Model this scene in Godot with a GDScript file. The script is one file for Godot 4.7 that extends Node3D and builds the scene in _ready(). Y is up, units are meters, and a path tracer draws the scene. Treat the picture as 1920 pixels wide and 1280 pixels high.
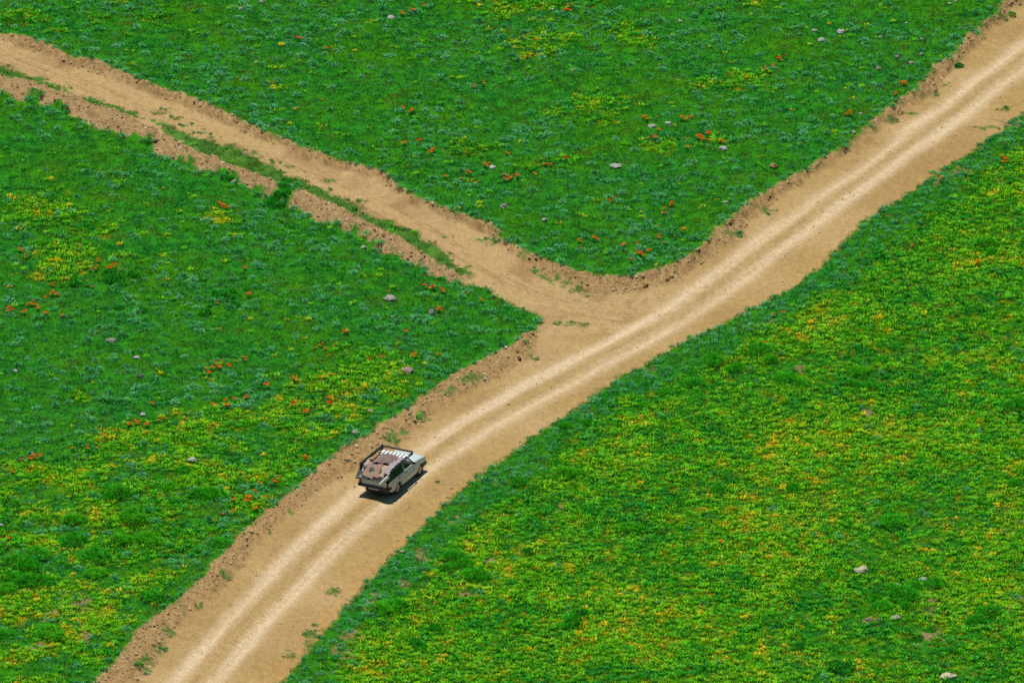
extends Node3D

# ---- plan of the place, in metres on the ground (x, z pairs) ----
const UPPER_MEADOW := [-30.14, -40.72, -25.96, -37.68, -24.78, -37.40, -23.38, -36.00, -22.34, -34.60, -20.99, -34.39, -20.06, -33.00, -17.94, -31.13, -15.12, -28.38, -13.10, -25.92, -10.59, -23.21, -8.98, -21.87, -7.57, -20.73, -6.24, -19.86, -5.17, -17.40, -3.48, -15.87, -0.86, -13.24, -0.26, -11.22, 0.78, -10.18, 3.03, -7.79, 4.14, -7.21, 5.43, -7.14, 5.95, -7.14, 7.25, -8.04, 8.30, -9.08, 9.17, -10.57, 10.57, -13.77, 11.52, -15.87, 13.33, -18.72, 14.58, -20.59, 15.40, -21.87, 16.33, -23.21, 16.97, -24.09, 18.28, -26.81, 19.31, -29.20, 20.25, -30.44, 21.31, -33.49, 22.36, -35.30, 23.04, -37.05, 24.42, -40.01, 25.31, -42.14, 28.29, -48.62, 32.00, -64.20, -35.37, -64.20]
const LOWER_MEADOW := [-31.22, -34.29, -25.69, -30.35, -24.48, -28.77, -23.98, -29.79, -23.41, -28.77, -22.22, -28.29, -21.29, -26.72, -20.00, -25.15, -18.92, -24.68, -17.83, -23.53, -17.18, -22.18, -16.56, -21.51, -15.66, -21.51, -15.48, -20.64, -14.23, -20.17, -13.51, -19.31, -12.54, -18.44, -12.15, -17.11, -11.56, -17.78, -10.63, -18.91, -10.71, -17.64, -11.00, -15.99, -9.75, -14.67, -8.62, -13.82, -7.82, -12.90, -7.03, -11.60, -6.05, -10.30, -5.01, -9.65, -4.33, -8.55, -3.44, -7.52, -2.58, -6.24, -1.89, -6.43, -1.11, -6.04, -0.08, -4.32, 0.85, -3.49, 1.36, -2.41, 1.28, -0.96, 0.38, -0.64, 0.00, -0.14, 0.26, 0.18, -0.69, 1.18, -2.04, 3.05, -2.87, 4.05, -3.88, 5.72, -5.05, 8.00, -6.23, 9.41, -6.72, 10.63, -8.03, 12.45, -8.76, 14.08, -10.22, 16.90, -12.37, 21.46, -13.47, 24.39, -14.30, 27.06, -15.63, 29.77, -16.96, 32.05, -17.62, 34.49, -18.80, 37.86, -21.45, 44.65, -28.59, 50.06]
const RIGHT_MEADOW := [30.77, -36.39, 30.16, -35.39, 29.56, -34.39, 28.95, -33.40, 28.35, -32.40, 27.75, -31.42, 27.15, -30.43, 26.55, -29.44, 25.96, -28.45, 25.37, -27.45, 24.78, -26.44, 24.21, -25.41, 23.64, -24.37, 23.06, -23.36, 22.48, -22.39, 21.89, -21.46, 21.30, -20.56, 20.70, -19.67, 20.11, -18.77, 19.53, -17.85, 18.95, -16.92, 18.37, -15.98, 17.80, -15.04, 17.25, -14.06, 16.72, -13.01, 16.24, -11.87, 15.77, -10.68, 15.30, -9.53, 14.79, -8.47, 14.25, -7.50, 13.70, -6.58, 13.13, -5.70, 12.56, -4.87, 11.97, -4.08, 11.38, -3.36, 10.78, -2.68, 10.18, -2.00, 9.58, -1.31, 9.00, -0.59, 8.42, 0.16, 7.84, 0.92, 7.27, 1.68, 6.69, 2.43, 6.11, 3.17, 5.54, 3.91, 4.97, 4.69, 4.42, 5.50, 3.88, 6.37, 3.36, 7.27, 2.83, 8.19, 2.31, 9.10, 1.79, 9.99, 1.26, 10.87, 0.74, 11.74, 0.21, 12.62, -0.31, 13.50, -0.82, 14.40, -1.32, 15.31, -1.82, 16.25, -2.30, 17.21, -2.78, 18.19, -3.24, 19.18, -3.70, 20.19, -4.15, 21.21, -4.60, 22.25, -5.03, 23.30, -5.46, 24.36, -5.88, 25.43, -6.29, 26.50, -6.70, 27.57, -7.12, 28.64, -7.52, 29.71, -7.91, 30.80, -8.29, 31.91, -8.66, 33.03, -9.03, 34.14, -9.41, 35.24, -9.78, 36.33, -10.14, 37.45, -10.48, 38.59, -10.80, 39.75, -11.11, 40.94, -11.41, 42.12, -11.70, 43.30, -12.00, 44.48, -12.29, 45.66, -12.59, 46.83, 29.45, 46.83]
const GRASS_STRIP := [-30.05, -38.37, -25.82, -34.03, -23.89, -32.57, -21.68, -30.57, -19.40, -28.65, -17.02, -26.12, -14.85, -24.43, -12.34, -21.86, -10.53, -19.52, -8.40, -17.33, -6.80, -15.22, -5.04, -13.57, -3.64, -11.29, -2.33, -8.69, -1.94, -7.92, -2.59, -7.92, -3.63, -9.34, -5.21, -11.81, -6.79, -14.03, -8.39, -16.34, -10.52, -18.52, -11.31, -18.86, -12.92, -20.39, -15.07, -22.40, -16.99, -25.10, -17.83, -26.60, -19.93, -28.30, -21.92, -29.88, -23.77, -31.40, -25.78, -32.78, -29.97, -36.62]
const SPOIL_BANK := [-29.97, -36.62, -25.78, -32.78, -23.77, -31.54, -19.93, -28.30, -16.98, -24.76, -15.07, -22.40, -12.92, -20.39, -11.31, -18.72, -8.39, -16.20, -6.79, -13.90, -5.21, -11.81, -3.63, -9.34, -2.20, -7.53, -2.58, -5.80, -3.44, -7.28, -5.01, -9.41, -7.02, -11.35, -8.61, -13.57, -11.00, -15.74, -12.14, -16.87, -13.50, -19.06, -15.48, -20.39, -16.55, -21.26, -17.82, -23.28, -19.99, -24.90, -22.21, -28.03, -23.40, -28.51, -24.47, -28.51, -25.68, -30.09, -29.83, -33.48]
const ROAD_BERM := [1.28, -0.64, 1.02, 1.37, -0.69, 4.61, -2.53, 6.34, -4.04, 9.10, -5.03, 11.24, -6.02, 13.05, -8.24, 15.88, -10.25, 19.45, -11.30, 21.64, -13.22, 27.87, -14.41, 29.77, -15.32, 32.22, -16.38, 35.45, -16.87, 37.69, -18.59, 44.65, -20.98, 44.65, -18.80, 37.86, -17.62, 34.49, -16.96, 32.05, -15.63, 29.77, -14.30, 27.06, -13.47, 24.39, -12.37, 21.46, -10.22, 16.90, -8.76, 14.08, -8.03, 12.45, -6.72, 10.63, -5.05, 8.00, -3.88, 5.72, -2.87, 4.05, -2.04, 3.05, -0.69, 1.18, 0.13, 0.11, 0.38, -0.64]
const CUT_BANK := [-30.14, -40.72, -25.96, -37.68, -24.78, -37.40, -23.38, -36.00, -22.34, -34.60, -20.99, -34.39, -20.06, -33.00, -17.94, -31.13, -15.12, -28.38, -13.10, -25.92, -10.59, -23.21, -8.98, -21.87, -7.57, -20.73, -6.24, -19.86, -5.17, -17.40, -3.48, -15.87, -0.86, -13.24, -0.26, -11.22, 0.78, -10.18, 3.03, -7.79, 4.14, -7.21, 5.43, -7.14, 5.95, -7.14, 7.25, -8.04, 8.30, -9.08, 9.17, -10.57, 10.57, -13.77, 11.52, -15.87, 13.33, -18.72, 14.58, -20.59, 15.40, -21.87, 16.33, -23.21, 16.97, -24.09, 18.28, -26.81, 19.31, -29.20, 20.25, -30.44, 21.31, -33.49, 22.36, -35.30, 23.04, -37.05, 24.42, -40.01, 25.31, -42.14, 28.29, -48.62, 28.23, -47.18, 25.55, -41.23, 23.90, -38.40, 22.61, -34.41, 21.07, -30.74, 18.98, -26.83, 18.07, -25.68, 16.97, -24.32, 14.57, -19.89, 12.57, -15.91, 11.68, -14.13, 10.67, -11.71, 9.15, -9.12, 8.09, -6.99, 5.86, -5.84, 3.61, -5.52, 2.25, -7.31, 0.18, -10.35, -2.09, -13.80, -3.67, -15.58, -5.25, -17.30, -6.45, -19.42, -8.44, -20.76, -10.58, -22.64, -13.09, -25.07, -15.11, -27.38, -17.92, -30.26, -20.05, -32.33, -22.34, -34.27, -25.95, -37.49, -30.15, -40.74]
const YELLOW_CORNER := [-28.83, 18.45, -24.02, 14.26, -18.38, 10.02, -12.16, 6.03, -9.17, 2.62, -8.17, 1.05, -5.11, 1.05, -4.45, 3.86, -6.55, 9.41, -9.99, 15.46, -12.16, 19.63, -16.09, 30.68, -18.81, 37.47, -21.45, 44.65, -28.59, 50.06]
const TRACK_A := [28.86, -42.51, 27.08, -39.25, 25.31, -36.01, 23.57, -32.77, 21.85, -29.55, 20.14, -26.37, 18.44, -23.27, 16.73, -20.28, 15.03, -17.34, 13.36, -14.38, 11.73, -11.35, 10.12, -8.35, 8.48, -5.50, 6.81, -2.89, 5.10, -0.50, 3.36, 1.74, 1.63, 3.91, -0.08, 6.12, -1.76, 8.43, -3.38, 10.85, -4.96, 13.41, -6.47, 16.11, -7.90, 18.97, -9.27, 21.96, -10.57, 25.05, -11.83, 28.20, -13.03, 31.41, -14.18, 34.65, -15.28, 37.93, -16.35, 41.23, -17.38, 44.53]
const TRACK_B := [28.73, -39.32, 26.99, -36.00, 25.26, -32.72, 23.54, -29.52, 21.82, -26.41, 20.09, -23.40, 18.37, -20.45, 16.68, -17.48, 15.02, -14.47, 13.39, -11.43, 11.77, -8.43, 10.14, -5.56, 8.49, -2.85, 6.81, -0.32, 5.11, 2.05, 3.40, 4.31, 1.69, 6.53, 0.01, 8.80, -1.62, 11.19, -3.19, 13.74, -4.69, 16.44, -6.13, 19.28, -7.50, 22.26, -8.80, 25.33, -10.06, 28.47, -11.27, 31.64, -12.45, 34.82, -13.59, 38.04, -14.67, 41.29, -15.72, 44.55]
const SIDE_RUT_A := [-30.09, -39.32, -28.02, -37.89, -25.96, -36.36, -23.94, -34.64, -21.93, -32.79, -19.95, -30.86, -17.98, -28.91, -16.03, -26.95, -14.08, -25.01, -12.15, -23.07, -10.23, -21.13, -8.33, -19.13, -6.47, -17.02, -4.66, -14.70, -2.92, -12.14, -1.21, -9.54, 0.55, -7.25, 2.39, -5.55, 4.30, -4.56, 6.26, -4.18, 8.24, -4.11]
const SIDE_RUT_B := [-30.01, -37.56, -27.94, -36.23, -25.88, -34.77, -23.85, -33.11, -21.84, -31.32, -19.84, -29.48, -17.86, -27.62, -15.90, -25.74, -13.95, -23.83, -12.02, -21.87, -10.11, -19.85, -8.23, -17.76, -6.39, -15.53, -4.62, -13.05, -2.92, -10.34, -1.23, -7.66, 0.52, -5.39, 2.36, -3.62, 4.25, -2.20, 6.15, -0.94]
const YELLOW_PATCHES := [1.35, -36.13, 1.41, 1.38, 4.13, -28.30, 1.66, 1.38, 2.66, -27.62, 1.02, 0.75, -1.85, -22.54, 0.90, 0.75, 10.98, -31.05, 2.17, 0.88, 11.80, -32.09, 1.28, 0.63, 7.41, -22.87, 0.77, 0.88, 9.93, -23.55, 0.90, 0.63, 1.09, -41.77, 3.07, 1.13, 6.48, -36.62, 0.77, 1.26, 5.95, -37.67, 0.64, 1.26, 12.52, -42.06, 1.02, 0.88, 2.56, -36.62, 0.64, 0.63, -0.41, -40.49, 0.77, 0.94, 2.38, -21.06, 0.77, 0.57, 1.05, -20.52, 0.46, 0.63, 4.52, -26.26, 0.77, 0.50, -6.20, -21.06, 0.31, 0.38, -24.95, -39.79, 1.28, 0.75, -21.02, -39.79, 0.46, 0.75, -18.45, -39.93, 0.56, 0.63, -20.27, -42.06, 0.36, 0.75, -23.00, -38.02, 0.41, 0.63, -23.17, -15.54, 1.79, 2.20, -21.83, -10.64, 1.53, 1.89, -22.03, -8.69, 1.53, 1.57, -20.61, -13.25, 1.02, 1.26, -19.09, -10.12, 0.38, 0.50, -9.30, -25.58, 0.46, 0.38, -11.77, -30.36, 0.36, 0.44, -14.25, -14.89, 1.02, 0.75, -6.11, 3.35, 1.53, 2.20, 5.68, -38.37, 1.02, 0.88, -2.78, -22.87, 0.51, 0.75, -20.50, 6.76, 0.36, 0.38]
const WEED_PATCHES := [-17.60, -27.96, 0.41, 0.25, -16.89, -27.35, 0.41, 0.25, -16.18, -26.53, 0.41, 0.25, -15.41, -25.71, 0.41, 0.25, -14.76, -25.04, 0.36, 0.25, -20.16, -28.99, 0.36, 0.19, -11.63, -21.86, 0.41, 0.19, -10.96, -21.19, 0.41, 0.19, -7.35, -17.06, 0.36, 0.25, -3.13, -12.59, 0.36, 0.31, -22.24, -31.40, 0.36, 0.19, -17.35, -28.65, 0.36, 0.19, -12.70, -22.87, 0.41, 0.25, -8.95, -19.52, 0.64, 0.31, 3.59, -2.30, 0.03, 0.06, 1.04, -8.44, 0.38, 0.44, 1.55, -7.79, 0.41, 0.50, 2.07, -7.15, 0.41, 0.50, 2.58, -6.57, 0.41, 0.50, 3.10, -6.06, 0.41, 0.44, 3.61, -5.55, 0.36, 0.31, -2.33, -8.69, 0.41, 0.63, 2.95, -2.11, 1.02, 0.25, 0.65, -9.99, 0.51, 0.38, -0.91, -11.61, 0.64, 0.31, -1.43, -11.94, 0.46, 0.25, -1.90, 4.72, 0.77, 0.57, -3.04, 6.14, 0.56, 0.50, -4.29, 8.91, 0.66, 0.44, -5.28, 10.74, 0.51, 0.50, -5.65, 11.47, 0.51, 0.50, 0.77, 0.85, 0.23, 0.63, 1.15, 1.79, 0.36, 0.31, 10.95, -12.59, 0.56, 0.63, 12.57, -15.54, 0.51, 0.38, 19.03, -26.73, 0.36, 0.44, 20.00, -27.96, 0.46, 0.31, 21.20, -30.50, 0.31, 0.31, 21.85, -31.74, 0.31, 0.31, 20.46, -30.02, 0.31, 0.25, 22.60, -34.31, 0.20, 0.38, 23.53, -37.67, 0.46, 0.25, 24.97, -40.14, 0.46, 0.31, -16.67, 36.17, 0.51, 1.01, -15.67, 32.78, 0.36, 0.63, -15.99, 34.48, 0.26, 0.75, -13.25, 26.76, 0.36, 0.50, -14.40, 29.93, 0.26, 0.38, -15.11, 30.79, 0.20, 0.38, -11.25, 21.63, 0.20, 0.31, -10.30, 19.56, 0.36, 0.25, -9.23, 33.06, 0.41, 1.26, -10.05, 35.04, 0.31, 0.75, -8.20, 28.21, 0.31, 0.63, 23.67, -26.26, 0.77, 0.31, 24.69, -28.65, 0.51, 0.31, -16.67, 27.34, 0.26, 0.63, 18.06, -25.44, 0.26, 0.25, -3.49, 16.47, 0.20, 0.25]
const BARE_PATCHES := [25.01, -26.60, 1.02, 0.75, 21.88, -20.19, 0.77, 0.63, 21.06, -19.19, 0.51, 0.50, -0.87, 16.47, 0.56, 0.57, -2.73, 20.33, 0.46, 0.57, -4.19, 24.44, 0.36, 0.75, -4.90, 27.63, 0.41, 0.88, -7.16, 33.06, 0.46, 1.38, -7.75, 35.04, 0.41, 1.13, -6.35, 29.64, 0.26, 0.75, 12.31, -1.98, 0.51, 0.31, 6.62, 3.35, 0.51, 0.38, 13.74, 3.35, 0.20, 0.50, -19.78, 29.64, 0.51, 1.13, -21.21, 30.79, 0.31, 0.88, -19.70, 24.44, 0.36, 0.38, -19.31, 33.06, 0.31, 0.63, -21.70, 34.20, 0.46, 0.50, -21.81, 27.34, 0.36, 0.63, 19.18, 29.36, 0.23, 2.52, 18.94, 33.06, 0.56, 0.88, 16.31, 31.64, 0.31, 0.50, 16.91, 8.60, 0.23, 1.01, 23.08, 29.64, 0.26, 0.88, -2.46, 25.60, 0.36, 0.75, -2.57, 27.63, 0.20, 0.88, -0.98, 25.31, 0.36, 0.63, -2.20, 28.78, 0.31, 0.50, 2.48, 18.85, 0.26, 0.88, 23.86, 8.30, 0.26, 1.26, -12.16, -22.20, 0.20, 0.38]
const POPPIES := [
	["red poppy plant beside the flat pale stone atop upper meadow", "red poppies beside the top flat stone", [-5.64, -40.08, -5.53, -39.87, -5.02, -40.23, -4.54, -40.94]],
	["red poppy plant in the short row at the upper meadow's top", "red poppies by the top yellow patch", [2.58, -40.08, 2.80, -40.79, 2.85, -40.01, 3.12, -40.65]],
	["small red poppy plant among sage well above the side track", "poppies among the sage above the side track", [-18.35, -41.50, -17.52, -38.74, -10.80, -36.70, -9.35, -35.30]],
	["orange-red poppy plant in thin grass at mid height of upper meadow", "poppies scattered in mid upper meadow", [-5.51, -27.42, -5.09, -27.15, -1.95, -30.65, -1.47, -30.99]],
	["dark red poppy plant in the loose line above side track's bank", "poppies above the cut bank", [-5.35, -23.22, -4.80, -21.20, -4.61, -23.49, -4.02, -22.00, -3.91, -22.41, -3.29, -18.93, -2.50, -18.66, -2.11, -19.33, -1.71, -18.39]],
	["red poppy plant next to the oblong pale stone above the cut bank", "poppies next to the oblong stone", [-1.32, -20.46, -1.11, -20.73, -0.24, -21.80]],
	["bright red poppy plant in the dense cluster above the side track bend", "dense poppy cluster above the bend", [-0.42, -19.26, -0.32, -18.59, -0.18, -18.73, 0.00, -18.93, 0.32, -18.93]],
	["orange poppy plant in the gap between yellow-green leaves above the bend", "poppies between the yellow-green leaves", [1.13, -19.19, 1.63, -20.40, 1.90, -20.33, 2.64, -20.80]],
	["lone small red poppy plant high in the centre of the upper meadow", "", [3.03, -32.03]],
	["broad orange-red poppy clump standing alone low in the upper meadow", "broad orange poppy clump", [4.77, -15.81, 4.90, -16.01, 5.06, -16.14]],
	["red poppy plant of the pair right of the broad orange clump", "poppy pair near the broad clump", [7.43, -14.95, 7.45, -14.30, 7.77, -15.35]],
	["faint red poppy plant around the small white stone in the upper meadow", "poppies around the small white stone", [6.62, -26.20, 6.70, -23.76, 7.10, -23.76, 7.18, -26.20, 7.30, -24.98]],
	["red poppy plant above the big cluster on the upper meadow's right side", "poppies above the big cluster", [8.51, -26.33, 8.83, -26.54, 8.97, -26.61]],
	["vivid red poppy plant in the biggest cluster, above the bluish stone", "biggest poppy cluster above the bluish stone", [8.56, -23.89, 8.68, -22.74, 8.74, -23.82, 9.28, -24.03, 9.32, -23.62, 9.49, -23.96, 9.56, -23.55, 9.76, -24.30, 9.83, -23.55, 9.86, -24.23, 10.33, -23.35, 10.51, -23.28]],
	["red poppy plant in the slanting row above the yellow streak", "poppy row above the yellow streak", [12.48, -32.59, 12.72, -32.65, 13.16, -33.07, 13.25, -33.28, 13.47, -33.97, 13.65, -33.28, 13.85, -34.18]],
	["orange poppy plant close to the upper road's ragged dirt edge", "poppies close to upper road edge", [16.82, -26.67, 19.19, -29.55, 19.63, -31.13, 19.73, -30.86]],
	["red poppy plant on the meadow tip above the road junction", "poppies on the meadow tip", [3.30, -10.90, 3.32, -10.18, 4.06, -10.96, 5.45, -10.25, 6.06, -10.70, 7.16, -11.55, 7.41, -10.83, 8.01, -11.42, 8.39, -12.14]],
	["orange-red poppy plant in the tight group near the tip of upper meadow", "tight poppy group near the tip", [5.83, -8.50, 6.15, -9.34, 6.23, -9.60, 6.30, -9.21, 6.43, -9.02, 6.67, -9.73]],
	["red poppy plant just below the spoil bank's dark notch", "poppies below the notch", [-14.33, -16.08, -14.22, -15.94, -14.01, -15.88]],
	["red poppy plant along the spoil bank's lower edge near the junction", "poppies along the spoil bank near the junction", [-4.34, -7.21, -4.21, -5.93, -3.84, -5.74, -3.38, -5.42]],
	["red poppy plant behind the flat grey stone below the spoil bank", "poppies behind the flat grey stone", [-5.98, -5.29, -5.88, -5.16]],
	["orange poppy plant on the lower meadow's corner by the junction", "poppies on the junction corner", [-3.52, -3.37, -2.14, -5.29, -1.47, -4.46]],
	["red poppy plant on the slope between junction and yellow corner", "poppies on slope by yellow corner", [-8.01, -0.53, -6.88, 2.55, -6.80, 2.74, -6.17, 2.24, -5.04, -0.97, -4.71, 2.24, -3.49, 2.17]],
	["bright red poppy plant at the yellow corner's edge above the car", "", [-7.04, 6.64]],
	["red poppy plant by the yellow-green leaves at the far left", "poppies by far left yellow leaves", [-23.98, -10.51, -23.69, -9.79, -22.28, -10.96]],
	["orange-red poppy plant in the string above the dark bushes at left", "poppy string above the left bushes", [-22.25, -6.25, -21.89, -6.12, -20.60, -6.38, -20.52, -7.98, -20.31, -6.18, -20.19, -8.05, -20.14, -9.02, -19.72, -7.92, -19.57, -7.98, -19.34, -8.37, -18.97, -8.05]],
	["dark red poppy plant in the sparse left group near frame edge", "sparse left poppy group", [-24.28, -3.18, -23.98, -3.25, -23.56, -3.06, -23.33, -3.82, -23.15, -3.88, -22.99, -3.69, -22.87, -3.31, -22.61, -4.58, -22.42, -2.74, -22.24, -5.10, -21.98, -5.03, -21.64, -2.61]],
	["reddish poppy plant beside the dark round bushes in mid lower meadow", "poppies beside mid bushes", [-14.23, -4.01, -13.00, -8.50, -12.75, -4.84]],
	["red poppy plant below the spoil bank in the sage's right part", "poppies in the sage's right part", [-9.97, 0.42, -9.44, 1.23, -9.14, 1.05, -8.91, 1.30, -8.71, 2.30, -8.48, 0.92, -7.88, -0.65]],
	["orange-red poppy plant in the compact row amid the lower meadow", "compact poppy row amid lower meadow", [-14.54, 3.86, -14.40, 4.29, -14.36, 3.86, -14.24, 3.73, -14.21, 2.80, -14.04, 3.48, -13.91, 3.61, -13.82, 2.92, -13.53, 3.42, -13.19, 2.74, -12.81, 2.49]],
	["lone pinkish-red poppy plant between compact row and yellow corner", "", [-11.71, 5.53]],
	["orange poppy plant at the yellow corner's upper fringe", "poppies at the yellow fringe", [-10.36, 7.75, -10.35, 4.97, -9.84, 8.67, -9.77, 8.61, -8.68, 7.01, -8.64, 7.69]],
	["red poppy plant in the slanted line left of the yellow corner's fringe", "slanted poppy line", [-14.14, 8.06, -13.52, 7.57, -13.51, 8.06, -13.47, 7.87, -13.10, 7.44, -12.70, 7.14, -12.60, 6.95]],
	["red poppy plant near the small white stone over the yellow corner", "poppies near small white stone", [-19.15, 11.36, -18.91, 10.87, -18.08, 9.89, -17.98, 10.02, -17.76, 9.89, -17.61, 10.50, -17.24, 10.20, -16.63, 9.59, -16.48, 9.65]],
	["dark red poppy plant in the leftmost yellow-green leaves", "poppies in leftmost leaves", [-20.68, 12.87, -20.01, 12.87, -19.56, 12.57, -17.06, 7.69]],
	["red poppy plant of the bright clump at the frame's left edge", "bright left edge poppies", [-24.01, 13.17, -23.42, 15.46, -23.02, 14.20, -22.69, 14.26, -22.57, 14.08, -22.45, 13.96, -22.41, 13.66, -22.22, 14.08]],
	["lone scarlet poppy plant beside sage at the far left, low down", "", [-23.27, 23.05]],
	["red poppy plant near the road edge left of the car", "poppies near road edge left of the car", [-11.84, 16.78, -11.05, 16.36, -11.02, 16.60, -10.85, 16.36, -9.81, 13.96, -9.76, 13.72, -9.68, 14.02]],
	["red poppy plant in the grassy verge left of the car", "poppies in the grassy verge", [-13.79, 20.76, -13.36, 20.23, -12.99, 18.75, -12.97, 19.93, -12.37, 18.75, -12.26, 18.27, -11.94, 17.85, -11.91, 19.63, -11.50, 18.80, -11.43, 18.69]],
	["lone orange poppy plant on the road berm below the verge", "", [-15.71, 29.26]],
	["orange-red poppy plant on the right meadow near the frame's edge", "poppies high on right meadow", [24.31, -21.94, 24.28, -21.13, 24.42, -21.20]],
	["small orange poppy plant on the strip along the road's right edge", "poppies along the right road edge", [12.63, -2.55, 13.05, -2.93, 18.42, -14.17, 21.23, -18.99]],
	["red poppy plant at the top of the yellow-green right meadow", "poppies at top of right meadow", [19.50, -10.90, 20.51, -3.25, 22.62, -8.82, 22.68, -8.95]],
	["orange poppy plant in the right meadow's left fringe", "poppies in right meadow's fringe", [11.15, 1.48, 12.08, 0.73, 14.41, -0.78, 16.30, 2.49]],
	["tiny red poppy plant low in the yellow-green right meadow", "poppies low in right meadow", [9.74, 23.58, 11.38, 24.34, 11.62, 24.22, 12.03, 23.40]],
]
const STONES := [
	["largest lilac-white boulder of the three high in upper meadow", 16.71, -37.77, 0.43, 0.55, 0],
	["pale lilac boulder just below and left of the largest white one", 15.68, -36.50, 0.41, 0.50, 0],
	["flat greenish-white stone level with the largest white boulder", 15.34, -37.91, 0.36, 0.35, 1],
	["pale flat stone near the top edge by upper road", 22.32, -41.37, 0.26, 0.40, 0],
	["small dark-shadowed white stone right of the pale flat top stone", 22.65, -41.59, 0.18, 0.60, 0],
	["small pale stone between top road edge and lilac boulders", 20.05, -38.89, 0.20, 0.40, 0],
	["tiny white stone left of the small pale one near top road", 19.44, -39.32, 0.13, 0.50, 0],
	["greyish stone half hidden in sage right of lilac boulders", 18.70, -37.14, 0.26, 0.50, 1],
	["small flat grey stone nearest the top road bend in sage", 20.77, -36.85, 0.23, 0.40, 1],
	["mauve-grey stone in the middle of the roadside stone group", 19.46, -34.34, 0.28, 0.60, 3],
	["grey-white stone at the right end of the roadside stone group", 20.71, -34.69, 0.28, 0.55, 1],
	["mauve stone leaning on sage, lowest of the roadside stone group", 18.48, -33.02, 0.33, 0.60, 3],
	["low pinkish stone right of the leaning mauve stone", 20.11, -33.57, 0.31, 0.35, 3],
	["bluish-white flat stone below the biggest poppy cluster", 10.48, -22.57, 0.46, 0.40, 0],
	["tan ant-hill mound of soil near the upper road edge", 12.97, -20.35, 0.54, 0.50, 2],
	["cream white stone on the upper road's dirt edge", 17.03, -24.52, 0.23, 0.60, 4],
	["thin flat grey slab in grass near the road's dirt edge", 10.48, -15.90, 0.33, 0.25, 1],
	["small pale flat stone in sage close to cream roadside stone", 17.41, -26.97, 0.23, 0.30, 1],
	["pale flat stone below the top poppies of upper meadow", -6.13, -39.67, 0.43, 0.35, 0],
	["small white stone in the ring of faint poppies", 7.79, -25.95, 0.33, 0.40, 0],
	["sunken grey stone left of the small white poppy stone", 6.99, -25.54, 0.51, 0.25, 1],
	["oblong pale stone beside poppies above the cut bank", -0.98, -20.49, 0.38, 0.40, 0],
	["long broken grey slab flush with grass above the bend", 5.14, -20.42, 0.69, 0.20, 1],
	["rounded grey stone with dark underside above the cut bank", -0.39, -15.31, 0.43, 0.70, 1],
	["small grey stone low in upper meadow right of the rounded one", 1.59, -13.80, 0.36, 0.50, 1],
	["small pale yellowish stone near the top centre of upper meadow", 8.54, -39.11, 0.23, 0.40, 4],
	["low pale stone beside the row of top poppies", 2.09, -40.73, 0.23, 0.35, 0],
	["upright lilac-white stone at top left of the upper meadow", -13.82, -40.66, 0.28, 0.80, 0],
	["flat light stone above and right of the upright lilac one", -12.81, -41.87, 0.28, 0.35, 1],
	["small white stone beside the dark shrub under the spoil bank", -13.74, -19.15, 0.28, 0.60, 0],
	["pinkish flat stone amid the sage of the lower meadow", -19.23, 0.19, 0.54, 0.45, 3],
	["white flat stone right of the pinkish one in sage", -17.94, 2.26, 0.33, 0.40, 0],
	["pale stone at the far left of the sage field", -23.68, 3.69, 0.26, 0.60, 0],
	["small pinkish-white stone below the white flat one in sage", -17.72, 4.07, 0.28, 0.50, 3],
	["white wedge stone just over the poppies near yellow corner", -17.49, 8.75, 0.31, 0.50, 0],
	["long flat grey stone with poppies behind, near junction", -5.87, -4.75, 0.72, 0.30, 1],
	["tall upright pale grey stone near the junction's lower meadow", -3.88, -3.03, 0.38, 0.95, 1],
	["tiny grey stone between the long flat and the upright stone", -5.75, -2.90, 0.26, 0.40, 1],
	["small pale stone on the spoil bank's lower edge", -7.25, -10.99, 0.31, 0.50, 0],
	["small cream stone at the yellow corner under the junction", -5.30, 2.70, 0.26, 0.50, 4],
	["pinkish rock pile half bare soil at yellow corner's right end", -4.96, 3.94, 0.66, 0.40, 3],
	["tan block of soil on the berm at the meadow tip", 7.55, -6.99, 0.28, 0.60, 2],
	["dark brown clod at the corner where the tracks meet", 0.95, -0.44, 0.38, 0.50, 2],
	["tiny white stone lying between the two wheel tracks", -0.18, 7.40, 0.15, 0.50, 4],
	["grey stone on the grass verge behind the car", -7.37, 10.71, 0.43, 0.60, 1],
	["long pinkish-brown stone on the bare verge over the car", -6.69, 8.32, 0.38, 0.40, 3],
	["cream stone on the right roadside strip below the car", -5.05, 24.11, 0.28, 0.60, 4],
	["large tan boulder amid the yellow-green right meadow", 16.15, 26.55, 0.69, 0.60, 4],
	["flat grey stone right of the large tan boulder", 18.95, 27.13, 0.43, 0.35, 1],
	["grey stone below the large tan boulder among bushes", 17.71, 27.83, 0.28, 0.40, 1],
	["small white stone in the bare gap of right meadow", 18.50, 29.09, 0.23, 0.60, 0],
	["dark leaning stone under the bushes of the right meadow", 16.26, 31.67, 0.33, 0.50, 3],
	["pale flat slab below the bushes of right meadow", 17.53, 31.38, 0.54, 0.25, 1],
	["cream flat slab at the bottom right of the meadow", 19.70, 37.59, 0.77, 0.25, 4],
	["tiny cream stone on the road shoulder right of car", -2.82, 16.97, 0.15, 0.50, 4],
	["pale rock at the edge of yellow leaves, left of road verge", -15.01, 14.16, 0.46, 0.40, 0],
	["white stone at the left frame edge beside sage", -23.68, 21.24, 0.26, 0.50, 0],
]
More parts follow.
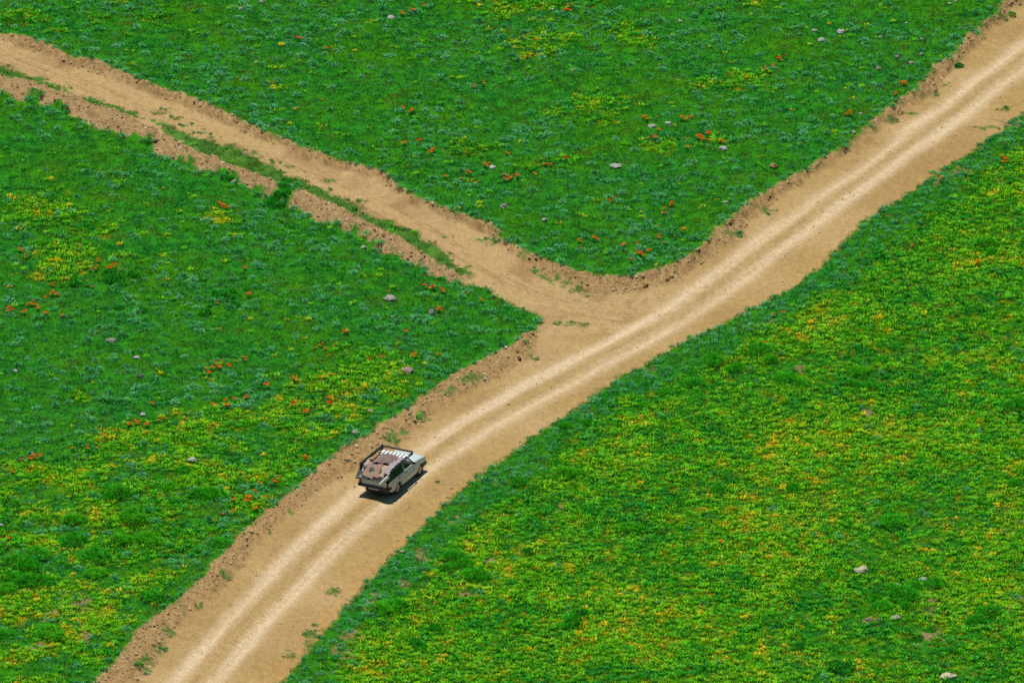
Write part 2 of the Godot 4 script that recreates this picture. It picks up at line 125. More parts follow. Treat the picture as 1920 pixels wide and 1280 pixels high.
const BUSHES := [
	["bright green feathery bush in the thicket at the lower left corner", "feathery bushes of the lower left thicket", 0, [-23.14, 33.19, 0.70, -23.17, 28.50, 0.60, -22.85, 27.18, 0.60, -22.79, 25.38, 0.75, -22.35, 26.13, 0.80, -21.97, 27.70, 0.95, -21.98, 24.56, 0.70, -21.05, 33.19, 0.85, -20.31, 23.05, 0.80, -20.30, 20.87, 0.70, -19.27, 24.80, 0.90, -19.14, 26.60, 0.60, -18.08, 23.22, 0.70, -17.66, 20.87, 0.95, -16.85, 23.22, 0.80, -16.45, 29.19, 0.65]],
	["feathery green bush among yellow leaves, between thicket and road verge", "feathery bushes near the road verge", 0, [-18.77, 18.39, 0.50, -18.41, 17.91, 0.75, -16.02, 16.90, 0.50, -15.41, 15.22, 0.55, -14.56, 17.79, 0.60, -14.00, 18.09, 0.85, -13.50, 23.16, 0.55]],
	["dark green compact bush below poppies at the left of the lower meadow", "dark bushes below left poppies", 1, [-21.26, -6.62, 0.44, -19.54, -7.78, 0.40, -19.31, -7.01, 0.60, -18.98, -6.30, 0.40, -18.36, -7.46, 0.40]],
	["dark green rounded bush in the mid lower meadow grass", "dark bushes in mid lower meadow", 1, [-19.04, -3.94, 0.36, -17.82, -3.49, 0.32, -16.35, -4.57, 0.20, -14.82, -2.92, 0.44, -14.31, -5.15, 0.40, -13.73, -4.96, 0.68, -13.38, -3.94, 0.40, -12.82, -5.85, 0.28, -12.24, -6.11, 0.24, -11.25, -4.25, 0.24]],
	["dark green shrub filling the notch cut through the spoil bank", "shrubs in the spoil bank notch", 1, [-11.85, -16.45, 0.42, -11.52, -16.91, 0.45, -11.42, -16.12, 0.40, -11.18, -17.44, 0.42, -11.12, -16.78, 0.38, -10.88, -17.98, 0.36]],
	["dark upright shrub beside a white stone at the spoil bank's edge", "", 1, [-13.96, -19.71, 0.50]],
	["small dark shrub growing on the dirt of the upper road berm", "shrubs on upper road berm", 1, [22.54, -34.01, 0.35, 25.48, -40.76, 0.30]],
	["small blue-green shrub alone on the spoil bank crest", "", 1, [-11.19, -19.24, 0.30]],
	["leafy green bush along the roadside fringe below the junction", "feathery bushes along the roadside fringe", 0, [2.52, 10.26, 0.42, 3.53, 9.65, 0.34, 6.32, 7.82, 0.42, 7.35, 6.28, 0.47, 8.63, 5.10, 0.59, 9.60, 2.62, 0.68, 10.68, 3.49, 0.51, 11.91, 1.62, 0.77, 12.36, 2.55, 0.51, 13.03, 4.67, 0.64, 13.88, 5.29, 0.59]],
	["full green bush in the upper middle of the right meadow", "bushes in the right meadow's upper middle", 0, [15.96, 6.28, 0.36, 16.23, 5.35, 0.43, 16.59, 4.24, 0.69, 16.99, 5.72, 0.50, 17.58, 2.62, 0.43]],
	["broad green bush by the right frame edge of the right meadow", "bushes by the right frame edge", 0, [23.08, -11.40, 0.61, 23.38, -10.49, 0.43, 23.55, 6.59, 0.43, 23.51, 16.66, 0.47, 23.93, 7.94, 0.65]],
	["bright feathery bush low on the right roadside bank", "bushes low on the right roadside bank", 0, [-5.78, 30.45, 0.80, -5.25, 30.05, 0.50, -2.95, 26.02, 0.50, -2.63, 24.91, 0.85, -2.21, 25.73, 0.60, -1.64, 27.00, 0.80]],
	["dark green bush deep among yellow-green leaves at bottom centre", "bushes at bottom centre", 1, [-4.29, 34.32, 0.55, -3.48, 32.62, 0.55, 0.74, 24.33, 0.45, 2.43, 32.51, 0.50, 2.75, 31.94, 0.75, 3.17, 31.20, 0.50, 13.09, 34.43, 0.50, 14.90, 36.68, 0.65]],
	["tall green bush in the bare gap of the lower right meadow", "bushes in the lower right gap", 0, [16.61, 29.48, 0.51, 16.90, 30.34, 0.59, 17.65, 21.17, 0.72, 17.45, 28.27, 0.51, 17.91, 29.31, 0.81, 18.05, 30.34, 0.51, 18.48, 28.04, 0.51, 19.42, 27.81, 0.64, 21.17, 31.77, 0.51, 21.76, 31.02, 0.72]],
	["green bush among sage-coloured weeds midway along right meadow", "bushes midway along right meadow", 0, [0.32, 16.66, 0.60, 2.67, 15.82, 0.60, 5.44, 21.64, 0.55, 9.63, 17.43, 0.60, 13.12, 17.26, 0.50]],
]
const CAR_AT := [-5.514, 16.071]

const STEP := 0.25
const FX := -36.0
const FZ := -60.0
const FNX := 289
const FNZ := 441
const GX := -32.0
const GZ := -54.0
const DX := 0.125
const DZ := 0.17
const GNX := 513
const GNZ := 577

var noise := FastNoiseLite.new()
var rng := RandomNumberGenerator.new()
var names := {}
var f_u: PackedFloat32Array
var f_l: PackedFloat32Array
var f_r: PackedFloat32Array
var f_g: PackedFloat32Array
var f_bank: PackedFloat32Array
var f_berm: PackedFloat32Array
var f_cut: PackedFloat32Array
var f_corner: PackedFloat32Array
var f_ta: PackedFloat32Array
var f_tb: PackedFloat32Array
var f_sa: PackedFloat32Array
var f_sb: PackedFloat32Array
var f_yel: PackedFloat32Array
var f_weed: PackedFloat32Array
var f_bare: PackedFloat32Array
var hs := PackedFloat32Array()
var vegs := PackedFloat32Array()
var kinds := PackedByteArray()

# ---------------------------------------------------------------- helpers
func numbered(called: String) -> String:
	if not names.has(called):
		names[called] = 0
		return called
	names[called] += 1
	return "%s_%03d" % [called, names[called]]

func tag(o: Node, label := "", category := "", group := "", kind := ""):
	if label: o.set_meta("label", label)
	if category: o.set_meta("category", category)
	if group: o.set_meta("group", group)
	if kind: o.set_meta("kind", kind)

func thing(called: String, at: Transform3D, label: String, category: String, group := "") -> Node3D:
	var o := Node3D.new()
	o.name = numbered(called)
	add_child(o, true)
	o.transform = at
	tag(o, label, category, group)
	return o

func part(called: String, st: SurfaceTool, m: Material, parent: Node) -> MeshInstance3D:
	var o := MeshInstance3D.new()
	st.generate_normals()
	o.mesh = st.commit()
	o.material_override = m
	if parent == self:
		o.name = numbered(called)
	else:
		o.name = called
	parent.add_child(o, true)
	return o

func part_mesh(called: String, mesh: Mesh, m: Material, parent: Node) -> MeshInstance3D:
	var o := MeshInstance3D.new()
	o.mesh = mesh
	o.material_override = m
	o.name = numbered(called) if parent == self else called
	parent.add_child(o, true)
	return o

func begin(smooth := false) -> SurfaceTool:
	var st := SurfaceTool.new()
	st.begin(Mesh.PRIMITIVE_TRIANGLES)
	st.set_smooth_group(0 if smooth else -1)
	return st

func tri(st: SurfaceTool, a: Vector3, b: Vector3, c: Vector3):
	st.add_vertex(a); st.add_vertex(b); st.add_vertex(c)

func quad(st: SurfaceTool, a: Vector3, b: Vector3, c: Vector3, d: Vector3):
	tri(st, a, b, c); tri(st, a, c, d)

func box(st: SurfaceTool, c: Vector3, s: Vector3, t := Transform3D.IDENTITY):
	# a box with chamfered long edges: eight-sided ring along its longest axis
	var h := s * 0.5
	var e: float = minf(minf(h.x, h.y), h.z) * 0.25
	var p := []
	for y in [-1, 1]:
		var ring := []
		for k in [[-1, -1, 1, 0], [-1, -1, 0, 1], [-1, 1, 0, 1], [-1, 1, 1, 0], [1, 1, 1, 0], [1, 1, 0, 1], [1, -1, 0, 1], [1, -1, 1, 0]]:
			ring.append(t * (c + Vector3(k[0] * (h.x - e * k[2]), y * h.y, k[1] * (h.z - e * k[3]))))
		p.append(ring)
	for i in 8:
		var j := (i + 1) % 8
		quad(st, p[0][i], p[0][j], p[1][j], p[1][i])
	for i in range(1, 7):
		tri(st, p[1][0], p[1][i], p[1][i + 1])
		tri(st, p[0][0], p[0][i + 1], p[0][i])

func tube(st: SurfaceTool, a: Vector3, b: Vector3, r: float, n := 8, r2 := -1.0, caps := true):
	if r2 < 0.0: r2 = r
	var d := (b - a).normalized()
	var u := d.cross(Vector3.UP if absf(d.y) < 0.9 else Vector3.RIGHT).normalized()
	var w := d.cross(u)
	for i in n:
		var t0 := TAU * i / n
		var t1 := TAU * (i + 1) / n
		var o0 := u * cos(t0) + w * sin(t0)
		var o1 := u * cos(t1) + w * sin(t1)
		quad(st, a + o0 * r, a + o1 * r, b + o1 * r2, b + o0 * r2)
		if caps:
			tri(st, a, a + o1 * r, a + o0 * r)
			tri(st, b, b + o0 * r2, b + o1 * r2)

func mat(lin: Color, rough := 0.9, metal := 0.0) -> StandardMaterial3D:
	var m := StandardMaterial3D.new()
	m.albedo_color = lin.linear_to_srgb()
	m.roughness = rough
	m.metallic = metal
	return m

func vmat(rough := 0.9, back := Color(0, 0, 0), spec := 0.12) -> StandardMaterial3D:
	var m := StandardMaterial3D.new()
	m.metallic_specular = spec
	m.vertex_color_use_as_albedo = true
	m.roughness = rough
	m.cull_mode = BaseMaterial3D.CULL_DISABLED
	if back.g > 0.0:
		m.backlight_enabled = true
		m.backlight = back
	return m

func grain(seed_value: int, freq: float, low: float, high: float) -> ImageTexture:
	var n := FastNoiseLite.new()
	n.seed = seed_value
	n.frequency = freq
	n.fractal_octaves = 4
	n.fractal_gain = 0.6
	var src := n.get_seamless_image(512, 512)
	var img := Image.create(512, 512, false, Image.FORMAT_RGB8)
	for y in 512:
		for x in 512:
			var v: float = lerpf(low, high, src.get_pixel(x, y).r)
			img.set_pixel(x, y, Color(v, v, v))
	return ImageTexture.create_from_image(img)

# ---------------------------------------------------------------- plan fields
func smooth_line(l: Array, sub: int) -> PackedVector2Array:
	var p := PackedVector2Array()
	var n := l.size() / 2
	for i in n - 1:
		var a := Vector2(l[2 * maxi(i - 1, 0)], l[2 * maxi(i - 1, 0) + 1])
		var b := Vector2(l[2 * i], l[2 * i + 1])
		var c := Vector2(l[2 * i + 2], l[2 * i + 3])
		var k := mini(i + 2, n - 1)
		var d := Vector2(l[2 * k], l[2 * k + 1])
		for j in sub:
			p.append(b.cubic_interpolate(c, a, d, float(j) / sub))
	p.append(Vector2(l[2 * n - 2], l[2 * n - 1]))
	return p

func line_field(p: PackedVector2Array, reach: float) -> PackedFloat32Array:
	var f := PackedFloat32Array()
	f.resize(FNX * FNZ)
	f.fill(reach)
	for i in p.size() - 1:
		var a := p[i]
		var b := p[i + 1]
		var x0 := maxi(0, int((minf(a.x, b.x) - reach - FX) / STEP))
		var x1 := mini(FNX - 1, int((maxf(a.x, b.x) + reach - FX) / STEP) + 1)
		var z0 := maxi(0, int((minf(a.y, b.y) - reach - FZ) / STEP))
		var z1 := mini(FNZ - 1, int((maxf(a.y, b.y) + reach - FZ) / STEP) + 1)
		var ab := b - a
		var ll := maxf(ab.length_squared(), 1e-6)
		for zi in range(z0, z1 + 1):
			for xi in range(x0, x1 + 1):
				var q := Vector2(FX + xi * STEP, FZ + zi * STEP)
				var d := q.distance_to(a + ab * clampf((q - a).dot(ab) / ll, 0.0, 1.0))
				var k := zi * FNX + xi
				if d < f[k]: f[k] = d
	return f

func poly_field(l: Array, reach := 3.0) -> PackedFloat32Array:
	var p := PackedVector2Array()
	for i in l.size() / 2: p.append(Vector2(l[2 * i], l[2 * i + 1]))
	p.append(p[0])
	var f := line_field(p, reach)
	for zi in FNZ:
		var z := FZ + zi * STEP
		var cuts := PackedFloat32Array()
		for i in p.size() - 1:
			if (p[i].y > z) != (p[i + 1].y > z):
				cuts.append(p[i].x + (z - p[i].y) / (p[i + 1].y - p[i].y) * (p[i + 1].x - p[i].x))
		cuts.sort()
		var c := 0
		var k := zi * FNX
		for xi in FNX:
			var x := FX + xi * STEP
			while c < cuts.size() and cuts[c] < x: c += 1
			if c % 2 == 0: f[k] = -f[k]
			k += 1
	return f

func patch_field(l: Array) -> PackedFloat32Array:
	var f := PackedFloat32Array()
	f.resize(FNX * FNZ)
	for i in l.size() / 4:
		var cx: float = l[4 * i]
		var cz: float = l[4 * i + 1]
		var rx: float = l[4 * i + 2] + 0.1
		var rz: float = l[4 * i + 3] + 0.1
		for zi in range(maxi(0, int((cz - rz * 1.5 - FZ) / STEP)), mini(FNZ, int((cz + rz * 1.5 - FZ) / STEP) + 2)):
			for xi in range(maxi(0, int((cx - rx * 1.5 - FX) / STEP)), mini(FNX, int((cx + rx * 1.5 - FX) / STEP) + 2)):
				var u := (FX + xi * STEP - cx) / rx
				var w := (FZ + zi * STEP - cz) / rz
				var v := 1.4 - sqrt(u * u + w * w)
				var k := zi * FNX + xi
				if v > f[k]: f[k] = v
	return f

func at(f: PackedFloat32Array, x: float, z: float) -> float:
	var u := clampf((x - FX) / STEP, 0.0, FNX - 2.0)
	var w := clampf((z - FZ) / STEP, 0.0, FNZ - 2.0)
	var i := int(u)
	var j := int(w)
	u -= i; w -= j
	var k := j * FNX + i
	return lerpf(lerpf(f[k], f[k + 1], u), lerpf(f[k + FNX], f[k + FNX + 1], u), w)

func hgt(x: float, z: float) -> float:
	var u := clampf((x - GX) / DX, 0.0, GNX - 2.0)
	var w := clampf((z - GZ) / DZ, 0.0, GNZ - 2.0)
	var i := int(u)
	var j := int(w)
	u -= i; w -= j
	var k := j * GNX + i
	return lerpf(lerpf(hs[k], hs[k + 1], u), lerpf(hs[k + GNX], hs[k + GNX + 1], u), w)

func cell(x: float, z: float) -> int:
	return clampi(int((z - GZ) / DZ + 0.5), 0, GNZ - 1) * GNX + clampi(int((x - GX) / DX + 0.5), 0, GNX - 1)

func in_view(x: float, z: float) -> bool:
	var far := 600.0 - 0.9135 * z
	return z > -44.5 and z < 37.5 and absf(x) < 24.3 * far / 600.0

# how thick the yellow-green leafy plants stand, 0..1
func leafy(x: float, z: float) -> float:
	var big := noise.get_noise_2d(x * 0.35 + 50.0, z * 0.35)
	var dr := at(f_r, x, z)
	if dr > -0.3:
		var v := smoothstep(1.3, 2.5, dr + big * 1.3 - 0.25 * smoothstep(0.0, 12.0, -z))
		return v * clampf(0.95 + noise.get_noise_2d(x * 0.17 + 20.0, z * 0.17) * 0.6 + noise.get_noise_2d(x * 0.9, z * 0.9 + 30.0) * 0.5, 0.25, 1.0)
	var y := clampf(at(f_yel, x, z) * 1.1 + noise.get_noise_2d(x * 1.6, z * 1.6) * 0.5 - 0.15, 0.0, 1.0)
	var c := at(f_corner, x, z)
	if c > -0.5:
		y = maxf(y, smoothstep(0.0, 1.2, c + big * 1.5) * clampf(0.75 + noise.get_noise_2d(x * 0.6 + 9.0, z * 0.6) * 1.3, 0.1, 1.0))
	return y

# ---------------------------------------------------------------- ground
func build_ground():
	f_u = poly_field(UPPER_MEADOW)
	f_l = poly_field(LOWER_MEADOW)
	f_r = poly_field(RIGHT_MEADOW, 4.0)
	f_g = poly_field(GRASS_STRIP, 1.5)
	f_bank = poly_field(SPOIL_BANK, 2.0)
	f_berm = poly_field(ROAD_BERM, 2.0)
	f_cut = poly_field(CUT_BANK, 2.0)
	f_corner = poly_field(YELLOW_CORNER, 3.0)
	f_ta = line_field(smooth_line(TRACK_A, 5), 7.0)
	f_tb = line_field(smooth_line(TRACK_B, 5), 7.0)
	f_sa = line_field(smooth_line(SIDE_RUT_A, 4), 7.0)
	f_sb = line_field(smooth_line(SIDE_RUT_B, 4), 7.0)
	f_yel = patch_field(YELLOW_PATCHES)
	f_weed = patch_field(WEED_PATCHES)
	f_bare = patch_field(BARE_PATCHES)
	var total := GNX * GNZ
	hs.resize(total); vegs.resize(total); kinds.resize(total)
	var cols := PackedColorArray()
	cols.resize(total)
	for j in GNZ:
		var z := GZ + j * DZ
		for i in GNX:
			var x := GX + i * DX
			var k := j * GNX + i
			var n_big := noise.get_noise_2d(x * 0.3, z * 0.3)
			var n_mid := noise.get_noise_2d(x * 1.3 + 100.0, z * 1.3)
			var n_fine := noise.get_noise_2d(x * 4.5, z * 4.5 + 200.0)
			var ragged := n_mid * 0.22 + n_fine * 0.16
			var du := at(f_u, x, z) + ragged
			var dl := at(f_l, x, z) + ragged
			var dr := at(f_r, x, z) + n_mid * 0.06 + n_fine * 0.13
			var dg := at(f_g, x, z) + n_fine * 0.22 + n_mid * 0.18 - 0.03
			var bank := at(f_bank, x, z)
			var berm := at(f_berm, x, z)
			var cut := at(f_cut, x, z)
			var ta := at(f_ta, x, z)
			var tb := at(f_tb, x, z)
			var sa := at(f_sa, x, z)
			var sb := at(f_sb, x, z)
			var bare := at(f_bare, x, z)
			if bare > 0.05: bare = bare * 0.75 + n_fine * 0.7 + n_mid * 0.45
			var veg := maxf(maxf(du, dl), maxf(dr, dg))
			var weed := at(f_weed, x, z)
			if weed > 0.5: veg = maxf(veg, (weed - 0.95 + n_fine * 0.5) * 0.15)
			if bare > 0.7: veg = minf(veg, (0.7 - bare) * 0.4)
			vegs[k] = veg
			var rough := maxf(maxf(bank, berm), cut) + n_fine * 0.25 + n_mid * 0.12
			var side := minf(sa, sb) < minf(ta, tb)
			# height
			var h := n_big * 0.10
			h += 0.34 * smoothstep(-0.75, 0.12, du)
			h += 0.07 * smoothstep(-0.3, 0.3, dl) + 0.10 * smoothstep(-0.4, 0.5, dr)
			h += smoothstep(-0.1, 0.9, bank + n_fine * 0.2) * (0.34 + n_mid * 0.16)
			h += smoothstep(-0.1, 0.8, berm + n_fine * 0.2) * (0.14 + n_mid * 0.10)
			h += smoothstep(-0.1, 0.7, cut + n_fine * 0.2) * (0.08 + n_mid * 0.08) * (1.0 - smoothstep(-0.2, 0.1, du))
			var lump := noise.get_noise_2d(x * 9.0, z * 9.0)
			if rough > -0.15 and veg < 0.1:
				h += (absf(lump) * 0.20 + n_fine * 0.10) * smoothstep(-0.15, 0.3, rough)
			else:
				h += n_fine * 0.012 + lump * 0.006
			if veg > 0.0: h += n_mid * 0.05
			var pale := 0.0
			var ribs := noise.get_noise_2d((ta - tb) * 9.0 + 15.0, (x * 0.42 - z * 0.9) * 0.07) + 0.6 * noise.get_noise_2d((ta - tb) * 17.0, (x * 0.42 - z * 0.9) * 0.12)
			if not side or minf(ta, tb) < 1.5:
				pale = maxf(exp(-pow((ta + n_mid * 0.015) / 0.42, 2.0)), exp(-pow((tb + n_mid * 0.015) / 0.42, 2.0)))
				h -= pale * 0.035
			hs[k] = h
			# colour of the material itself
			var c: Color
			var kind := 0
			if veg > 0.0:
				c = Color(0.026, 0.235, 0.018)
				c = c.lerp(Color(0.045, 0.235, 0.006), clampf(0.35 + n_big * 0.7 + n_mid * 0.4, 0.0, 1.0))
				if dr > -0.2 or at(f_corner, x, z) > -0.5 or at(f_yel, x, z) > 0.2:
					var y := leafy(x, z)
					var gold := clampf(0.12 + noise.get_noise_2d(x * 1.7 + 77.0, z * 1.7) * 1.1 + n_fine * 0.4, 0.0, 1.0)
					c = c.lerp(Color(0.025, 0.21, 0.004).lerp(Color(0.36, 0.30, 0.008), gold), y)
				c = c.lerp(Color(0.17, 0.14, 0.055), smoothstep(0.12, 0.0, veg) * 0.6)
				if maxf(maxf(du, dl), dr) < 0.0: c = c.lerp(Color(0.13, 0.17, 0.055), 0.5)
			else:
				var along := x * 0.42 - z * 0.9
				var across := ta - tb
				if side:
					along = x * 0.68 + z * 0.73
					across = sa - sb
				var streak := noise.get_noise_2d(across * 5.0, along * 0.22) + 0.6 * noise.get_noise_2d(across * 13.0 + 40.0, along * 0.5)
				if bare > 0.7:
					c = Color(0.24, 0.18, 0.095)
				elif rough > 0.0:
					kind = 3
					c = Color(0.36, 0.24, 0.115)
					if bank > -0.1: c = Color(0.37, 0.255, 0.140)
					c = c.lerp(Color(0.20, 0.12, 0.05), clampf(lump * 0.8 + n_fine * 0.6, 0.0, 0.6))
					c = c.lerp(Color(0.38, 0.26, 0.14), clampf(-lump * 0.8 - n_mid * 0.5, 0.0, 0.6))
				elif side:
					kind = 2
					c = Color(0.42, 0.295, 0.155)
					c = c.lerp(Color(0.42, 0.295, 0.145), clampf(maxf(exp(-pow(sa / 0.5, 2.0)), exp(-pow(sb / 0.5, 2.0))) * 0.8 + streak * 0.5, 0.0, 1.0))
					c = c.lerp(Color(0.27, 0.17, 0.08), clampf(-streak * 0.8 + n_mid * 0.3, 0.0, 0.75))
				else:
					kind = 1
					c = Color(0.385, 0.266, 0.118)
					c = c.lerp(Color(0.31, 0.20, 0.09), clampf(-streak * 0.55 + n_mid * 0.3, 0.0, 0.7))
					c = c.lerp(Color(0.46, 0.33, 0.185), clampf(streak * 0.6, 0.0, 0.7))
					c = c.lerp(Color(0.42, 0.26, 0.10), smoothstep(1.6, 2.6, tb) * (0.6 if tb < ta else 0.0))
				if kind == 1: c = c.lerp(Color(0.29, 0.19, 0.085), clampf(ribs * 0.55 - 0.05, 0.0, 0.5) * (1.0 - pale))
				if kind != 3 and bare <= 0.7:
					c = c.lerp(Color(0.60, 0.475, 0.335), clampf(pale * (0.86 + ribs * 0.42 + streak * 0.15), 0.0, 0.97))
				c = c * (1.0 + n_fine * 0.12)
				if bare > 0.7: kind = 0
			kinds[k] = kind
			cols[k] = c
	# split the one sheet into the pieces of ground by what lies there
	var norm := PackedVector3Array()
	norm.resize(total)
	for j in GNZ:
		for i in GNX:
			var k := j * GNX + i
			var ax := hs[k + (1 if i < GNX - 1 else 0)] - hs[k - (1 if i > 0 else 0)]
			var az := hs[k + (GNX if j < GNZ - 1 else 0)] - hs[k - (GNX if j > 0 else 0)]
			norm[k] = Vector3(-ax / (2.0 * DX), 1.0, -az / (2.0 * DZ)).normalized()
	var soil := vmat(0.95)
	soil.albedo_texture = grain(5, 0.035, 0.78, 1.0)
	soil.uv1_triplanar = true
	soil.uv1_world_triplanar = true
	soil.uv1_scale = Vector3(0.35, 0.35, 0.35)
	soil.albedo_color = Color(1.04, 1.04, 1.04)
	var kinds_called := ["meadow_ground", "dirt_road", "dirt_track", "soil_bank"]
	var labels := ["green meadow ground under the grass and flowers", "main dirt road with two pale wheel tracks", "narrower dirt track joining the main road", "heaped brown soil along the edges of road and track"]
	for kind in 4:
		var map := PackedInt32Array()
		map.resize(total)
		map.fill(-1)
		var v := PackedVector3Array()
		var nn := PackedVector3Array()
		var cc := PackedColorArray()
		var ix := PackedInt32Array()
		for j in GNZ - 1:
			for i in GNX - 1:
				var k := j * GNX + i
				var own := kinds[k]
				if own != kind: continue
				var ids := [k, k + 1, k + GNX + 1, k + GNX]
				for q in 4:
					var id: int = ids[q]
					if map[id] < 0:
						map[id] = v.size()
						v.append(Vector3(GX + (id % GNX) * DX, hs[id], GZ + (id / GNX) * DZ))
						nn.append(norm[id])
						cc.append(cols[id])
					ids[q] = map[id]
				ix.append_array(PackedInt32Array([ids[0], ids[1], ids[2], ids[0], ids[2], ids[3]]))
		if kind == 0:
			# the meadow goes on to the horizon around the detailed ground
			var x0 := GX + 0.4
			var x1 := GX + (GNX - 1) * DX - 0.4
			var z0 := GZ + 0.4
			var z1 := GZ + (GNZ - 1) * DZ - 0.4
			var far := 6000.0
			var b := v.size()
			for p in [Vector2(x0, z0), Vector2(x1, z0), Vector2(x1, z1), Vector2(x0, z1), Vector2(-far, -far), Vector2(far, -far), Vector2(far, far), Vector2(-far, far)]:
				v.append(Vector3(p.x, -0.25, p.y)); nn.append(Vector3.UP); cc.append(Color(0.035, 0.13, 0.014))
			for e in 4:
				var f := (e + 1) % 4
				ix.append_array(PackedInt32Array([b + e, b + 4 + e, b + 4 + f, b + e, b + 4 + f, b + f]))
		var arr := []
		arr.resize(Mesh.ARRAY_MAX)
		arr[Mesh.ARRAY_VERTEX] = v
		arr[Mesh.ARRAY_NORMAL] = nn
		arr[Mesh.ARRAY_COLOR] = cc
		arr[Mesh.ARRAY_INDEX] = ix
		var mesh := ArrayMesh.new()
		mesh.add_surface_from_arrays(Mesh.PRIMITIVE_TRIANGLES, arr)
		var o := part_mesh(kinds_called[kind], mesh, soil, self)
		tag(o, labels[kind], "ground" if kind in [0, 3] else "road", "", "structure")

# ---------------------------------------------------------------- plants
func leaf(st: SurfaceTool, base: Vector3, dir: Vector3, length: float, width: float, c: Color, bend := 0.3, flat := 0.0):
	var d := dir.normalized()
	var s := d.cross(Vector3.UP)
	s = Vector3.RIGHT if s.length() < 0.01 else s.normalized()
	s = s.rotated(d, flat) * width * 0.5
	var mid := base + d * length * 0.55
	var tip := base + (d - Vector3.UP * bend).normalized() * length
	st.set_color(c)
	tri(st, base, mid + s, mid - s)
	tri(st, mid + s, tip, mid - s)

func shade(c: Color, amount: float) -> Color:
	var v := 1.0 + rng.randf_range(-amount, amount)
	return Color(c.r * v * (1.0 + rng.randf_range(-amount, amount) * 0.5), c.g * v, c.b * v)

func grass_mesh() -> ArrayMesh:
	var st := begin()
	for i in 100:
		var a := rng.randf() * TAU
		var r := sqrt(rng.randf()) * 0.34
		var b := Vector3(cos(a) * r, -0.02, sin(a) * r)
		var d := Vector3(rng.randf_range(-0.6, 0.6), 1.0, rng.randf_range(-0.6, 0.6)).normalized()
		var l := rng.randf_range(0.06, 0.17)
		var s := Vector3(cos(a * 3.0), 0, sin(a * 3.0)) * rng.randf_range(0.008, 0.016)
		st.set_color(shade(Color(1, 1, 1), 0.3))
		tri(st, b - s, b + s, b + d * l)
	st.generate_normals()
	return st.commit()

func sage_mesh(tint: Color) -> ArrayMesh:
	var st := begin()
	var lobes := []
	for i in 5:
		lobes.append(Vector3(rng.randf_range(-0.17, 0.17), rng.randf_range(0.0, 0.06), rng.randf_range(-0.16, 0.16)))
	for i in 130:
		var c: Vector3 = lobes[i % 5]
		var a := rng.randf() * TAU
		var e := asin(rng.randf_range(0.05, 1.0))
		var d := Vector3(cos(a) * cos(e), sin(e) * 0.9, sin(a) * cos(e))
		leaf(st, c + d * rng.randf_range(0.04, 0.14), d + Vector3(0, 0.25, 0), rng.randf_range(0.10, 0.17), rng.randf_range(0.025, 0.045), shade(tint, 0.25), 0.25, rng.randf_range(-1.0, 1.0))
	st.generate_normals()
	return st.commit()

func leafy_mesh(n: int, upright: float, lmin: float, lmax: float, w: float) -> ArrayMesh:
	var st := begin()
	for i in n:
		var a := i * 2.4 + rng.randf() * 0.8
		var d := Vector3(cos(a), upright * rng.randf_range(0.5, 1.5), sin(a))
		var b := Vector3(cos(a), 0, sin(a)) * rng.randf_range(0.01, 0.10)
		leaf(st, b, d, rng.randf_range(lmin, lmax), rng.randf_range(0.7, 1.2) * w, shade(Color(1, 1, 1), 0.42), 0.25, rng.randf_range(-0.7, 0.7))
	st.generate_normals()
	return st.commit()

func bush_mesh(tint: Color, blades: int, length: float, width: float) -> ArrayMesh:
	var st := begin()
	for k in 42:
		var a := k * 2.39996
		var r := sqrt((k + 0.5) / 42.0) * 0.88 + rng.randf_range(-0.16, 0.16)
		var top := 0.78 * sqrt(maxf(0.06, 1.0 - r * r)) * rng.randf_range(0.40, 1.35)
		var c := Vector3(cos(a) * r, top * 0.55, sin(a) * r)
		var t := shade(tint, 0.35)
		for i in blades:
			var b := rng.randf() * TAU
			var d := Vector3(cos(b) * 0.8 + cos(a) * r * 0.7, rng.randf_range(0.25, 1.3), sin(b) * 0.8 + sin(a) * r * 0.7).normalized()
			leaf(st, c + d * rng.randf_range(-0.04, 0.12), d, rng.randf_range(0.45, 1.0) * length, width, shade(t, 0.2), 0.3, rng.randf_range(-1.2, 1.2))
	st.generate_normals()
	return st.commit()

func scatter(called: String, meshes: Array, m: Material, lists: Array, colors: Array, category: String, label: String):
	# one uncountable mass per mesh variant
	for v in meshes.size():
		var mm := MultiMesh.new()
		mm.transform_format = MultiMesh.TRANSFORM_3D
		mm.use_colors = true
		mm.mesh = meshes[v]
		var l: Array = lists[v]
		if l.is_empty(): continue
		mm.instance_count = l.size()
		for i in l.size():
			mm.set_instance_transform(i, l[i])
			mm.set_instance_color(i, colors[v][i])
		var o := MultiMeshInstance3D.new()
		o.multimesh = mm
		o.material_override = m
		o.name = numbered(called)
		add_child(o, true)
		tag(o, label, category, label if meshes.size() > 1 else "", "stuff")

func placed(x: float, z: float, s: float, sy := 1.0, sink := 0.0) -> Transform3D:
	var b := Basis(Vector3.UP, rng.randf() * TAU).scaled(Vector3(s, s * sy, s))
	return Transform3D(b, Vector3(x, hgt(x, z) - sink, z))

func lists(n: int) -> Array:
	var a := []
	for i in n: a.append([])
	return a

